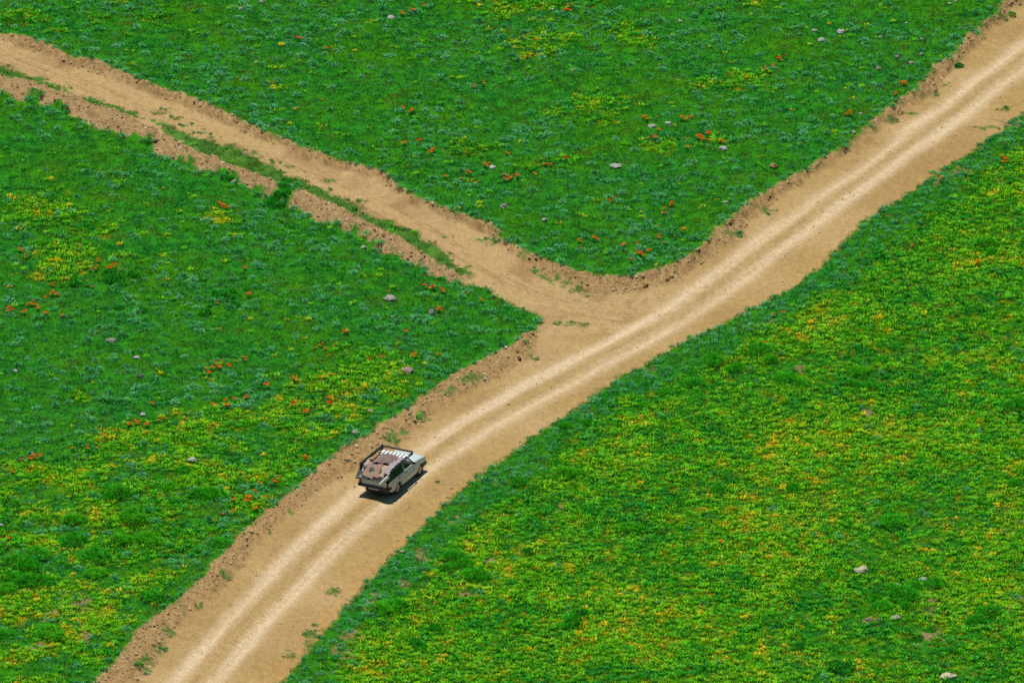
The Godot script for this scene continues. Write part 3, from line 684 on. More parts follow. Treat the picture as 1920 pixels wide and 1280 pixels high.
func build_grass():
	var meshes := [grass_mesh(), grass_mesh(), grass_mesh(), grass_mesh()]
	var l := lists(4)
	var c := lists(4)
	var s := 0.36
	for j in int(97.0 / s):
		for i in int(63.0 / s):
			var x := GX + 0.5 + (i + rng.randf()) * s
			var z := GZ + 0.5 + (j + rng.randf()) * s
			var veg := vegs[cell(x, z)]
			if veg < -0.02: continue
			var edge := clampf(0.35 + veg * 3.0, 0.3, 1.0)
			var n1 := noise.get_noise_2d(x * 0.5, z * 0.5 + 70.0)
			var n2 := noise.get_noise_2d(x * 2.0, z * 2.0 + 170.0)
			var col := Color(0.052, 0.300, 0.046).lerp(Color(0.120, 0.360, 0.028), clampf(0.35 + n1 * 0.8 + n2 * 0.3, 0.0, 1.0))
			col = col.lerp(Color(0.024, 0.265, 0.055), clampf(-n1 * 0.9, 0.0, 0.6))
			col = col.lerp(Color(0.21, 0.27, 0.04), 0.75 * smoothstep(0.42, 0.75, noise.get_noise_2d(x * 0.9 + 5.0, z * 0.9 + 90.0) + n2 * 0.25))
			var q := rng.randf_range(0.8, 1.2)
			if at(f_weed, x, z) > 0.5 and maxf(maxf(at(f_u, x, z), at(f_l, x, z)), at(f_r, x, z)) < -0.2:
				if rng.randf() < 0.6: continue
				col = Color(0.045, 0.16, 0.03)
			elif maxf(maxf(at(f_u, x, z), at(f_l, x, z)), at(f_r, x, z)) < -0.3:
				if rng.randf() < 0.2: continue
				col = col.lerp(Color(0.09, 0.23, 0.05), 0.5)
			var v := rng.randi() % 4
			l[v].append(placed(x, z, rng.randf_range(0.8, 1.15), edge * rng.randf_range(0.7, 1.2)))
			c[v].append(Color(col.r * q, col.g * q, col.b * q))
	scatter("meadow_grass", meshes, vmat(0.8, Color(0.08, 0.25, 0.06)), l, c, "grass", "short green grass covering the meadows between the taller plants")

func build_sage():
	var tints := [Color(0.078, 0.365, 0.120), Color(0.096, 0.395, 0.145), Color(0.056, 0.330, 0.088), Color(0.122, 0.430, 0.185), Color(0.064, 0.350, 0.100), Color(0.086, 0.380, 0.132)]
	var meshes := []
	for t in tints: meshes.append(sage_mesh(t))
	var m := vmat(0.75, Color(0.08, 0.28, 0.10), 0.2)
	var all := []
	var s := 0.53
	for j in int(96.0 / s):
		for i in int(62.0 / s):
			var x := GX + 1.0 + (i + rng.randf()) * s
			var z := GZ + 1.0 + (j + rng.randf()) * s
			var chance := rng.randf()
			var size := rng.randf()
			var veg := vegs[cell(x, z)]
			if veg < -0.12: continue
			var patch := noise.get_noise_2d(x * 0.22 + 300.0, z * 0.22) + 0.5 * noise.get_noise_2d(x * 0.7, z * 0.7 + 11.0)
			var want := 0.0
			if at(f_u, x, z) > -0.3: want = 0.82 + patch * 0.7
			elif at(f_l, x, z) > -0.3: want = (0.80 + patch * 0.9) if z < -7.0 else (1.0 + patch * 0.5)
			elif at(f_r, x, z) > -0.3: want = 1.15 - smoothstep(1.6, 3.0, at(f_r, x, z)) * 1.0
			want *= 1.0 - 0.85 * leafy(x, z)
			var rim := at(f_u, x, z)
			if absf(at(f_l, x, z)) < 0.4 and rng.randf() < 0.6: rim = at(f_l, x, z)
			if rim > -0.25 and rim < 0.45: want = 1.0
			if chance > want: continue
			var k := 0.32 + 0.80 * size * size * size + patch * 0.16
			if at(f_r, x, z) > -0.3: k = 0.40 + 0.5 * size
			if rim > -0.25 and rim < 0.45: k = 0.45 + 0.55 * size
			all.append([k, x, z, rng.randi() % 6])
	all.sort_custom(func(a, b): return a[0] > b[0])
	var l := lists(6)
	var c := lists(6)
	var single := 0
	for a in all:
		var t := placed(a[1], a[2], a[0], rng.randf_range(0.75, 1.1), 0.02)
		if single < 300 and in_view(a[1], a[2]) and vegs[cell(a[1], a[2])] > 0.05:
			single += 1
			var o := part_mesh("sage_tuft", meshes[a[3]], m, self)
			o.transform = t
			if at(f_u, a[1], a[2]) > -0.3: tag(o, "large blue-green sage tuft in the upper meadow between the two roads", "sage tuft", "large sage tufts of the upper meadow")
			elif at(f_l, a[1], a[2]) > -0.3: tag(o, "large blue-green sage tuft in the lower meadow left of the main road", "sage tuft", "large sage tufts of the lower meadow")
			else: tag(o, "large blue-green sage tuft on the strip right of the main road", "sage tuft", "large sage tufts right of the road")
		else:
			var q := rng.randf_range(0.8, 1.2)
			l[a[3]].append(t)
			c[a[3]].append(Color(q, q, q))
	scatter("sage_cover", meshes, m, l, c, "ground cover", "smaller blue-green sage tufts covering the meadows")

func build_leafy():
	var meshes := [leafy_mesh(14, 1.3, 0.13, 0.24, 0.056), leafy_mesh(11, 1.9, 0.15, 0.27, 0.050), leafy_mesh(18, 0.9, 0.10, 0.20, 0.052), leafy_mesh(12, 0.7, 0.08, 0.16, 0.055)]
	var l := lists(4)
	var c := lists(4)
	var s := 0.20
	for j in int(96.0 / s):
		for i in int(62.0 / s):
			var x := GX + 1.0 + (i + rng.randf()) * s
			var z := GZ + 1.0 + (j + rng.randf()) * s
			if vegs[cell(x, z)] < 0.05: continue
			var y := leafy(x, z)
			if rng.randf() > y * 0.95: continue
			var n1 := noise.get_noise_2d(x * 0.8 + 7.0, z * 0.8)
			var t := rng.randf() * 0.8 - 0.05 + n1 * 0.35 + noise.get_noise_2d(x * 0.19 + 400.0, z * 0.19) * 0.45 + 0.02
			if at(f_r, x, z) > 0.0: t -= 0.35 * (1.0 - smoothstep(1.2, 4.0, at(f_r, x, z)))
			var col := Color(0.020, 0.30, 0.008)
			var gold := noise.get_noise_2d(x * 1.7 + 77.0, z * 1.7)
			if t > 0.70 and gold > 0.30: col = Color(0.60, 0.50, 0.010)
			elif t > 0.84: col = Color(0.38, 0.56, 0.012)
			elif t > 0.50: col = Color(0.21, 0.53, 0.006)
			elif t > 0.08: col = Color(0.10, 0.45, 0.006)
			elif t < -0.12: col = Color(0.012, 0.25, 0.02)
			var v := rng.randi() % 3
			if t > 0.95: v = 3
			l[v].append(placed(x, z, rng.randf_range(0.5, 1.15)))
			var q := rng.randf_range(0.85, 1.15)
			c[v].append(Color(col.r * q, col.g * q, col.b * q))
	var m := vmat(0.45, Color(0.16, 0.26, 0.02), 0.25)
	scatter("leafy_cover", meshes, m, l, c, "ground cover", "yellow-green broad-leaved plants growing densely in the meadows")

func build_weeds():
	var meshes := [sage_mesh(Color(0.045, 0.27, 0.09)), leafy_mesh(14, 0.9, 0.07, 0.14, 0.035)]
	var l := lists(2)
	var c := lists(2)
	for i in 60000:
		var x := rng.randf_range(-30.0, 30.0)
		var z := rng.randf_range(-50.0, 44.0)
		var veg := vegs[cell(x, z)]
		if veg > 0.06 or veg < -1.2: continue
		var weed := at(f_weed, x, z)
		var want := 0.0
		if weed > 0.5: want = 0.75 * smoothstep(-0.5, 0.3, noise.get_noise_2d(x * 3.0, z * 3.0 + 60.0))
		elif veg > -0.25: want = 0.15
		elif kinds[cell(x, z)] == 3: want = 0.012
		if rng.randf() > want: continue
		var v := 0 if rng.randf() < 0.6 else 1
		l[v].append(placed(x, z, rng.randf_range(0.18, 0.55) if v == 0 else rng.randf_range(0.5, 1.1)))
		var q := rng.randf_range(0.8, 1.2)
		c[v].append(Color(q, q, q) if v == 0 else Color(0.05 * q, 0.16 * q, 0.02 * q))
	scatter("roadside_weeds", meshes, vmat(0.8), l, c, "weeds", "small weeds along the ragged edges of road and track")

func rock_mesh(seed_value: int, flat: float, detail := 2) -> ArrayMesh:
	var n := FastNoiseLite.new()
	n.seed = seed_value
	n.frequency = 0.9
	var st := begin()
	var rings := 4 * detail
	var segs := 6 * detail
	var p := []
	for i in rings + 1:
		var row := []
		for j in segs:
			var e := PI * i / rings - PI / 2
			var a := TAU * j / segs
			var d := Vector3(cos(a) * cos(e), sin(e), sin(a) * cos(e))
			var f := 1.0 + n.get_noise_3dv(d * 1.4) * 0.75 + n.get_noise_3dv(d * 3.6) * 0.3
			var q := d * f * 0.5
			# knock a few flat faces into it
			for k in 5:
				var pn := Vector3(sin(seed_value * 1.7 + k * 2.1), 0.35 * cos(k * 1.9 + seed_value), cos(seed_value * 0.9 + k * 1.3)).normalized()
				var over := q.dot(pn) - 0.40
				if over > 0.0: q -= pn * over * 0.85
			row.append(Vector3(q.x, q.y * flat, q.z))
		p.append(row)
	for i in rings:
		for j in segs:
			var k := (j + 1) % segs
			quad(st, p[i][j], p[i + 1][j], p[i + 1][k], p[i][k])
	st.generate_normals()
	return st.commit()

func build_gravel():
	var meshes := [rock_mesh(3, 0.7, 1), rock_mesh(8, 0.6, 1), rock_mesh(14, 0.8, 1)]
	var l := lists(3)
	var c := lists(3)
	for i in 300000:
		var x := rng.randf_range(-30.0, 30.0)
		var z := rng.randf_range(-50.0, 44.0)
		var k := cell(x, z)
		if vegs[k] > -0.03: continue
		var kind := kinds[k]
		var chance := 0.9 if kind == 3 else (0.11 if kind == 2 else 0.09)
		if rng.randf() > chance: continue
		var size := rng.randf_range(0.03, 0.09)
		if rng.randf() < 0.09: size = rng.randf_range(0.09, 0.22)
		if kind == 1 or kind == 2: size *= 0.55
		var col := Color(0.32, 0.21, 0.105).lerp(Color(0.46, 0.34, 0.21), rng.randf())
		var r := rng.randf()
		if r < 0.06: col = Color(0.17, 0.10, 0.05)
		elif r > 0.93: col = Color(0.50, 0.44, 0.36)
		var v := rng.randi() % 3
		var b := Basis.from_euler(Vector3(rng.randf() * 0.6, rng.randf() * TAU, rng.randf() * 0.6)).scaled(Vector3.ONE * size)
		l[v].append(Transform3D(b, Vector3(x, hgt(x, z) + size * 0.15, z)))
		c[v].append(col)
	scatter("soil_clods", meshes, vmat(0.95), l, c, "gravel", "clods of dry soil and small stones strewn over the dirt")

func build_stones():
	var tones := [Color(0.60, 0.58, 0.64), Color(0.42, 0.43, 0.40), Color(0.45, 0.31, 0.14), Color(0.42, 0.32, 0.31), Color(0.68, 0.60, 0.44)]
	var mats := []
	for t in tones:
		var m := mat(t, 0.9)
		m.albedo_texture = grain(40 + mats.size(), 0.02, 0.62, 1.0)
		m.uv1_triplanar = true
		m.uv1_world_triplanar = true
		m.uv1_scale = Vector3.ONE * 1.3
		mats.append(m)
	for i in STONES.size():
		var s: Array = STONES[i]
		var w: float = s[3] * 0.95
		var o := part_mesh("stone", rock_mesh(100 + i * 7, minf(s[4] * 1.15, 1.1)), mats[s[5]], self)
		o.transform = Transform3D(Basis(Vector3.UP, rng.randf_range(-0.5, 0.5)).scaled(Vector3(w, w, w * rng.randf_range(0.65, 0.9))), Vector3(s[1], hgt(s[1], s[2]) + w * s[4] * 0.18 + 0.03, s[2]))
		tag(o, s[0], "stone")

func ranked(label: String, i: int, n: int) -> String:
	# a row of alike plants, told apart by where each one stands in it
	if n == 1: return label
	if i == 0: return label + ", leftmost"
	if i == n - 1: return label + ", rightmost"
	var words := ["second", "third", "fourth", "fifth", "sixth", "seventh", "eighth"]
	if i <= (n - 1) / 2: return label + ", %s from left" % words[i - 1]
	return label + ", %s from right" % words[n - 2 - i]

func build_bushes():
	var protos := []
	for k in 5:
		var bright := k < 3
		var o := Node3D.new()
		var tint: Color = [Color(0.040, 0.35, 0.012), Color(0.034, 0.31, 0.014), Color(0.058, 0.38, 0.012), Color(0.024, 0.28, 0.012), Color(0.020, 0.25, 0.016)][k]
		part_mesh("foliage", bush_mesh(tint, 40 if bright else 32, 0.40 if bright else 0.27, 0.030 if bright else 0.05), bush_mat, o)
		var st := begin()
		for i in 9:
			var a := i * 2.4
			tube(st, Vector3(cos(a), 0, sin(a)) * 0.06 - Vector3(0, 0.05, 0), Vector3(cos(a) * 0.5, 0.34 + 0.02 * i, sin(a) * 0.5), 0.014, 5, 0.005)
		part("stem", st, stem_mat, o)
		protos.append(o)
	for g in BUSHES:
		var l: Array = g[3]
		for i in l.size() / 3:
			var kind: int = rng.randi() % 3 if g[2] == 0 else 3 + rng.randi() % 2
			var o: Node3D = protos[kind].duplicate()
			o.name = numbered("green_bush")
			add_child(o, true)
			var r: float = l[3 * i + 2] * 0.92
			o.transform = placed(l[3 * i], l[3 * i + 1], r, rng.randf_range(0.85, 1.15), 0.02)
			o.transform.basis = Basis(Vector3.UP, rng.randf() * 3.0) * Basis.from_scale(Vector3(rng.randf_range(0.8, 1.15), 1.0, rng.randf_range(0.65, 1.0))) * o.transform.basis
			tag(o, ranked(g[0], i, l.size() / 3), "bush", g[1])
	for p in protos: p.free()

var bush_mat: StandardMaterial3D
var stem_mat: StandardMaterial3D

func build_poppies():
	var red := vmat(0.6, Color(0.3, 0.03, 0.0))
	var green := vmat(0.8)
	var protos := []
	for k in 6:
		var o := Node3D.new()
		var st := begin()
		var heads := []
		for i in [1, 2, 3, 3, 4, 5][k]:
			var a := rng.randf() * TAU
			var r := sqrt(rng.randf()) * 0.15
			heads.append(Vector3(cos(a) * r, rng.randf_range(0.16, 0.30), sin(a) * r))
		for h: Vector3 in heads:
			st.set_color(Color(0.035, 0.14, 0.02))
			tube(st, Vector3(h.x * 0.3, 0, h.z * 0.3), h, 0.004, 4, -1.0, false)
		for i in 14:
			var a := rng.randf() * TAU
			leaf(st, Vector3.ZERO, Vector3(cos(a), rng.randf_range(0.4, 1.4), sin(a)), rng.randf_range(0.10, 0.18), 0.03, shade(Color(0.03, 0.15, 0.018), 0.25))
		part("foliage", st, green, o)
		for h: Vector3 in heads:
			var f := begin()
			var tone := Color(0.64, 0.028, 0.008).lerp(Color(0.70, 0.070, 0.010), rng.randf())
			var w := rng.randf_range(0.04, 0.062)
			for p in 5:
				var a := p * TAU / 5.0 + rng.randf() * 0.3
				var b := a + TAU / 5.0 * 1.15
				f.set_color(shade(tone, 0.15))
				var top: Vector3 = h + Vector3(0, w * 0.45, 0)
				var e0: Vector3 = h + Vector3(cos(a) * w, w * rng.randf_range(-0.1, 0.25), sin(a) * w)
				var e1: Vector3 = h + Vector3(cos(b) * w, w * rng.randf_range(-0.1, 0.25), sin(b) * w)
				var em: Vector3 = h + Vector3(cos((a + b) / 2) * w * 1.2, w * 0.05, sin((a + b) / 2) * w * 1.2)
				tri(f, top, e0, em)
				tri(f, top, em, e1)
			part("flower", f, red, o)
		protos.append(o)
	for g in POPPIES:
		var l: Array = g[2]
		for i in l.size() / 2:
			var o: Node3D = protos[rng.randi() % 6].duplicate()
			o.name = numbered("poppy_plant")
			add_child(o, true)
			o.transform = placed(l[2 * i], l[2 * i + 1], rng.randf_range(0.65, 1.15))
			tag(o, ranked(g[0], i, l.size() / 2), "poppy", g[1])
	for p in protos: p.free()

# ---------------------------------------------------------------- car
func half(y: float) -> float:
	if y < 0.45: return lerpf(0.735, 0.795, clampf((y - 0.2) / 0.25, 0.0, 1.0))
	if y < 0.62: return lerpf(0.795, 0.81, (y - 0.45) / 0.17)
	return lerpf(0.81, 0.755, clampf((y - 0.62) / 0.3, 0.0, 1.0))

func side_panel(st: SurfaceTool, p: PackedVector2Array, off: float, s: float):
	var ids := Geometry2D.triangulate_polygon(p)
	for i in range(0, ids.size(), 3):
		var q := []
		for j in 3:
			var v := p[ids[i + j]]
			q.append(Vector3(s * (half(v.y) + off), v.y, v.x))
		if (q[1] - q[0]).cross(q[2] - q[0]).x * s > 0.0: tri(st, q[0], q[2], q[1])
		else: tri(st, q[0], q[1], q[2])

func build_car():
	var head := deg_to_rad(-26.5)
	var cx: float = CAR_AT[0]
	var cz: float = CAR_AT[1]
	var low := 0.0
	for q in [Vector2(-0.68, -1.21), Vector2(0.68, -1.21), Vector2(-0.68, 1.08), Vector2(0.68, 1.08)]:
		var w: Vector2 = q.rotated(-head)
		low += hgt(cx + w.x, cz + w.y) * 0.25
	var xf := Transform3D(Basis(Vector3.UP, head), Vector3(cx, low + 0.005, cz))
	var car := thing("station_wagon", xf, "old white station wagon with loaded roof rack driving on the main dirt road", "car")
	var paint := mat(Color(0.56, 0.67, 0.72), 0.35)
	paint.clearcoat_enabled = true
	paint.clearcoat = 0.5
	paint.clearcoat_roughness = 0.2
	paint.albedo_texture = grain(77, 0.01, 0.86, 1.0)
	paint.uv1_triplanar = true
	paint.uv1_scale = Vector3.ONE * 0.6
	var black := mat(Color(0.018, 0.02, 0.022), 0.6)
	var dark := mat(Color(0.03, 0.03, 0.032), 0.85)
	var rubber := mat(Color(0.03, 0.028, 0.026), 0.95)
	var steel := mat(Color(0.42, 0.42, 0.40), 0.45, 0.5)
	var rack_m := mat(Color(0.02, 0.035, 0.032), 0.6)
	var lamp_red := mat(Color(0.20, 0.012, 0.006), 0.25)
	var lamp_amber := mat(Color(0.30, 0.06, 0.008), 0.25)
	var white_m := mat(Color(0.60, 0.65, 0.69), 0.6)
	var seat_m := mat(Color(0.09, 0.085, 0.08), 0.9)
	var glass := mat(Color(0.02, 0.035, 0.035), 0.05)
	glass.transparency = BaseMaterial3D.TRANSPARENCY_ALPHA
	glass.albedo_color.a = 0.92
	glass.cull_mode = BaseMaterial3D.CULL_DISABLED
	var clear := glass.duplicate()
	clear.albedo_color = Color(0.5, 0.6, 0.58, 0.10)
	# body shell: a side outline with wheel arches, left and right, joined by a rim
	var p := PackedVector2Array([Vector2(-1.68, 0.33), Vector2(-1.71, 0.48), Vector2(-1.71, 0.72), Vector2(-1.66, 0.82), Vector2(-1.30, 0.87), Vector2(-0.62, 0.925)])
	for z in [0.0, 0.5, 1.0, 1.5]: p.append(Vector2(z, 0.91))
	p.append_array(PackedVector2Array([Vector2(1.97, 0.935), Vector2(2.05, 0.91), Vector2(2.075, 0.72), Vector2(2.06, 0.57), Vector2(1.93, 0.44)]))
	for ax in [1.08, -1.21]:
		for i in 9:
			var a := PI * i / 8.0
			p.append(Vector2(ax + cos(a) * 0.355, 0.29 + sin(a) * 0.36))
		if ax > 0: p.append(Vector2(0.0, 0.265))
	var st := begin()
	for s in [-1.0, 1.0]: side_panel(st, p, 0.0, s)
	for i in p.size():
		var a := p[i]
		var b := p[(i + 1) % p.size()]
		if a.y > 0.89 and b.y > 0.89 and minf(a.x, b.x) > -0.7: continue
		quad(st, Vector3(-half(a.y), a.y, a.x), Vector3(half(a.y), a.y, a.x), Vector3(half(b.y), b.y, b.x), Vector3(-half(b.y), b.y, b.x))
	for s in [-1.0, 1.0]:
		box(st, Vector3(s * 0.725, 0.912, 0.67), Vector3(0.07, 0.02, 2.60))
	part("body", st, paint, car)
	st = begin(true)
	for i in 6:
		for j in 8:
			var v := []
			for q in [[i, j], [i + 1, j], [i + 1, j + 1], [i, j + 1]]:
				var u: float = q[0] / 6.0
				var w: float = q[1] / 8.0 * 2.0 - 1.0
				v.append(Vector3(w * lerpf(0.70, 0.715, u), lerpf(0.826, 0.93, u) + 0.03 * sin(u * PI) * 0.6 + 0.022 * (1.0 - w * w), lerpf(-1.65, -0.66, u)))
			quad(st, v[0], v[3], v[2], v[1])
	part("hood", st, paint, car)
	# roof with its pillars
	st = begin(true)
	for i in 8:
		for j in 8:
			for layer in 2:
				var v := []
				for q in [[i, j], [i + 1, j], [i + 1, j + 1], [i, j + 1]]:
					var u: float = q[0] / 8.0
					var w: float = q[1] / 8.0 * 2.0 - 1.0
					v.append(Vector3(w * 0.62, 1.375 + 0.035 * (1.0 - pow(absf(w), 3.0)) + 0.012 * sin(u * PI) - 0.03 * layer, lerpf(-0.14, 1.84, u)))
				if layer == 0: quad(st, v[0], v[3], v[2], v[1])
				else: quad(st, v[0], v[1], v[2], v[3])
	part("roof", st, paint, car)
	for s in [-1.0, 1.0]:
		for q in [[-0.58, -0.12, 0.028], [0.42, 0.42, 0.03], [1.17, 1.12, 0.032], [1.96, 1.80, 0.04]]:
			st = begin()
			tube(st, Vector3(s * 0.73, 0.90, q[0]), Vector3(s * 0.60, 1.375, q[1]), q[2], 6)
			part("pillar", st, paint if q[0] == 0.42 else black, car)
		st = begin()
		tube(st, Vector3(s * 0.612, 1.37, -0.12), Vector3(s * 0.612, 1.37, 1.82), 0.024, 6)
		part("gutter", st, paint, car)
		for w in [[-0.52, -0.08, 0.385, 0.385], [0.455, 0.455, 1.13, 1.085], [1.21, 1.16, 1.92, 1.76]]:
			st = begin()
			quad(st, Vector3(s * 0.732, 0.922, w[0]), Vector3(s * 0.606, 1.355, w[1]), Vector3(s * 0.606, 1.355, w[3]), Vector3(s * 0.732, 0.922, w[2]))
			part("side_window", st, clear if w[0] < 0.0 else glass, car)
	st = begin()
	quad(st, Vector3(-0.69, 0.93, -0.60), Vector3(-0.58, 1.37, -0.135), Vector3(0.58, 1.37, -0.135), Vector3(0.69, 0.93, -0.60))
	part("windscreen", st, clear, car)
	st = begin()
	quad(st, Vector3(-0.68, 0.925, 1.98), Vector3(-0.57, 1.37, 1.82), Vector3(0.57, 1.37, 1.82), Vector3(0.68, 0.925, 1.98))
	part("rear_window", st, glass, car)
	# doors with handles, tailgate
	for s in [-1.0, 1.0]:
		for d in [PackedVector2Array([Vector2(-0.50, 0.32), Vector2(-0.52, 0.62), Vector2(-0.50, 0.89), Vector2(0.405, 0.89), Vector2(0.405, 0.62), Vector2(0.405, 0.32)]), PackedVector2Array([Vector2(0.43, 0.32), Vector2(0.43, 0.62), Vector2(0.43, 0.89), Vector2(1.10, 0.89), Vector2(1.04, 0.70), Vector2(0.78, 0.60), Vector2(0.69, 0.32)])]:
			st = begin()
			side_panel(st, d, 0.007, s)
			var door := part("door", st, paint, car)
			st = begin()
			var hz: float = d[3].x - 0.14
			box(st, Vector3(s * (half(0.8) + 0.018), 0.80, hz), Vector3(0.022, 0.025, 0.13))
			part("handle", st, black, door)
		st = begin()
		box(st, Vector3(s * 0.815, 0.56, 0.0), Vector3(0.012, 0.035, 2.9 - 1.0))
		part("trim_strip", st, steel, car)
		st = begin()
		box(st, Vector3(s * 0.82, 0.98, -0.42), Vector3(0.15, 0.09, 0.05))
		tube(st, Vector3(s * 0.73, 0.92, -0.42), Vector3(s * 0.79, 0.95, -0.42), 0.012, 6)
		part("side_mirror", st, black, car)
	st = begin()
	box(st, Vector3(0, 0.80, 2.080), Vector3(1.26, 0.24, 0.025))
	part("tailgate", st, paint, car)
	st = begin()
	box(st, Vector3(0, 0.625, 2.12), Vector3(1.62, 0.11, 0.10))
	for s in [-1.0, 1.0]: box(st, Vector3(s * 0.80, 0.625, 1.98), Vector3(0.05, 0.11, 0.26))
	part("rear_bumper", st, black, car)
	st = begin()
	box(st, Vector3(0, 0.47, -1.74), Vector3(1.60, 0.115, 0.10))
	for s in [-1.0, 1.0]: box(st, Vector3(s * 0.795, 0.47, -1.60), Vector3(0.05, 0.11, 0.26))
	part("front_bumper", st, black, car)
	for s in [-1.0, 1.0]:
		st = begin()
		box(st, Vector3(s * 0.715, 0.80, 2.082), Vector3(0.12, 0.24, 0.03))
		var tl := part("tail_light", st, lamp_red, car)
		st = begin()
		box(st, Vector3(s * 0.715, 0.895, 2.090), Vector3(0.11, 0.04, 0.03))
		part("indicator", st, lamp_amber, tl)
		st = begin()
		tube(st, Vector3(s * 0.58, 0.64, -1.705), Vector3(s * 0.58, 0.64, -1.725), 0.10, 14)
		part("headlight", st, steel, car)
	st = begin()
	box(st, Vector3(0, 0.64, -1.712), Vector3(0.92, 0.2, 0.02))
	part("grille", st, black, car)
	st = begin()
	box(st, Vector3(-0.05, 0.50, 2.03), Vector3(0.52, 0.10, 0.02))
	part("licence_plate", st, mat(Color(0.55, 0.57, 0.55), 0.5), car)
	# underside and cabin
	st = begin()
	box(st, Vector3(0, 0.32, 0.15), Vector3(1.14, 0.12, 3.4))
	part("underbody", st, dark, car)
	st = begin()
	box(st, Vector3(0, 0.80, -0.56), Vector3(1.34, 0.18, 0.22))
	part("dashboard", st, dark, car)
	st = begin()
	box(st, Vector3(0, 0.66, 1.55), Vector3(1.36, 0.35, 0.9))
	part("load_floor", st, dark, car)
	for s in [-1.0, 1.0]:
		st = begin()
		box(st, Vector3(s * 0.36, 0.52, 0.12), Vector3(0.48, 0.2, 0.5))
		box(st, Vector3(0, 0, 0), Vector3(0.46, 0.62, 0.12), Transform3D(Basis(Vector3.RIGHT, 0.2), Vector3(s * 0.36, 0.85, 0.40)))
		box(st, Vector3(s * 0.36, 1.23, 0.48), Vector3(0.26, 0.14, 0.08))
		part("front_seat", st, seat_m, car)
	st = begin()
	box(st, Vector3(0, 0.52, 0.85), Vector3(1.25, 0.2, 0.46))
	box(st, Vector3(0, 0, 0), Vector3(1.25, 0.5, 0.12), Transform3D(Basis(Vector3.RIGHT, 0.2), Vector3(0, 0.82, 1.08)))
	part("rear_seat", st, seat_m, car)
	var wheel_ring := TorusMesh.new()
	wheel_ring.inner_radius = 0.165
	wheel_ring.outer_radius = 0.195
	wheel_ring.rings = 20
	wheel_ring.ring_segments = 8
	var sw := part_mesh("steering_wheel", wheel_ring, black, car)
	sw.transform = Transform3D(Basis(Vector3.RIGHT, 1.15), Vector3(-0.36, 0.93, -0.30))
	# wheels
	for s in [-1.0, 1.0]:
		for z in [-1.21, 1.08]:
			var w := Node3D.new()
			w.name = "wheel"
			car.add_child(w, true)
			w.position = Vector3(s * 0.685, 0.29, z)
			st = begin()
			var prof := [[-0.08, 0.20], [-0.085, 0.26], [-0.06, 0.29], [0.06, 0.29], [0.085, 0.26], [0.08, 0.20]]
			for i in prof.size():
				var a: Array = prof[i]
				var b: Array = prof[(i + 1) % prof.size()]
				for j in 20:
					var t0 := TAU * j / 20.0
					var t1 := TAU * (j + 1) / 20.0
					quad(st, Vector3(a[0], cos(t0) * a[1], sin(t0) * a[1]), Vector3(b[0], cos(t0) * b[1], sin(t0) * b[1]), Vector3(b[0], cos(t1) * b[1], sin(t1) * b[1]), Vector3(a[0], cos(t1) * a[1], sin(t1) * a[1]))
			part("tyre", st, rubber, w)
			st = begin()
			tube(st, Vector3(-0.05, 0, 0), Vector3(s * 0.055, 0, 0), 0.20, 18, 0.185)
			tube(st, Vector3(s * 0.05, 0, 0), Vector3(s * 0.085, 0, 0), 0.07, 10, 0.05)
			part("rim", st, steel, w)
	# roof rack: posts, raised rails, cross bars, long slats
	var rack := Node3D.new()
	rack.name = "roof_rack"
	car.add_child(rack, true)
	for s in [-1.0, 1.0]:
		for z in [0.05, 0.9, 1.72]:
			st = begin()
			tube(st, Vector3(s * 0.61, 1.385, z), Vector3(s * 0.72, 1.455, z), 0.016, 6)
			part("post", st, rack_m, rack)
		st = begin()
		if s < 0.0: box(st, Vector3(-0.785, 1.525, 0.80), Vector3(0.05, 0.25, 2.38))
		else: tube(st, Vector3(0.772, 1.47, -0.39), Vector3(0.772, 1.47, 1.95), 0.03, 8)
		part("side_rail", st, rack_m, rack)
	st = begin()
	tube(st, Vector3(-0.78, 1.555, -0.40), Vector3(0.78, 1.555, -0.40), 0.048, 8)
	part("front_bar", st, rack_m, rack)
	for s in [-1.0, 1.0]:
		st = begin()
		tube(st, Vector3(s * 0.772, 1.555, -0.41), Vector3(s * 0.772, 1.54, 0.0), 0.028, 8)
		tube(st, Vector3(s * 0.772, 1.555, -0.39), Vector3(s * 0.765, 1.42, -0.37), 0.022, 6)
		part("corner_bar", st, rack_m, rack)
	for z in [0.05, 0.9, 1.72]:
		st = begin()
		tube(st, Vector3(-0.75, 1.452, z), Vector3(0.75, 1.452, z), 0.015, 6)
		part("cross_bar", st, rack_m, rack)
	for i in 7:
		st = begin()
		box(st, Vector3(-0.56 + i * 0.19, 1.478, 0.70), Vector3(0.135, 0.02, 1.72))
		part("slat", st, white_m, rack)
	for i in 6:
		st = begin()
		tube(st, Vector3(-0.465 + i * 0.19, 1.474, -0.16), Vector3(-0.465 + i * 0.19, 1.474, 1.56), 0.015, 6)
		part("long_bar", st, rack_m, rack)
	build_load(xf)

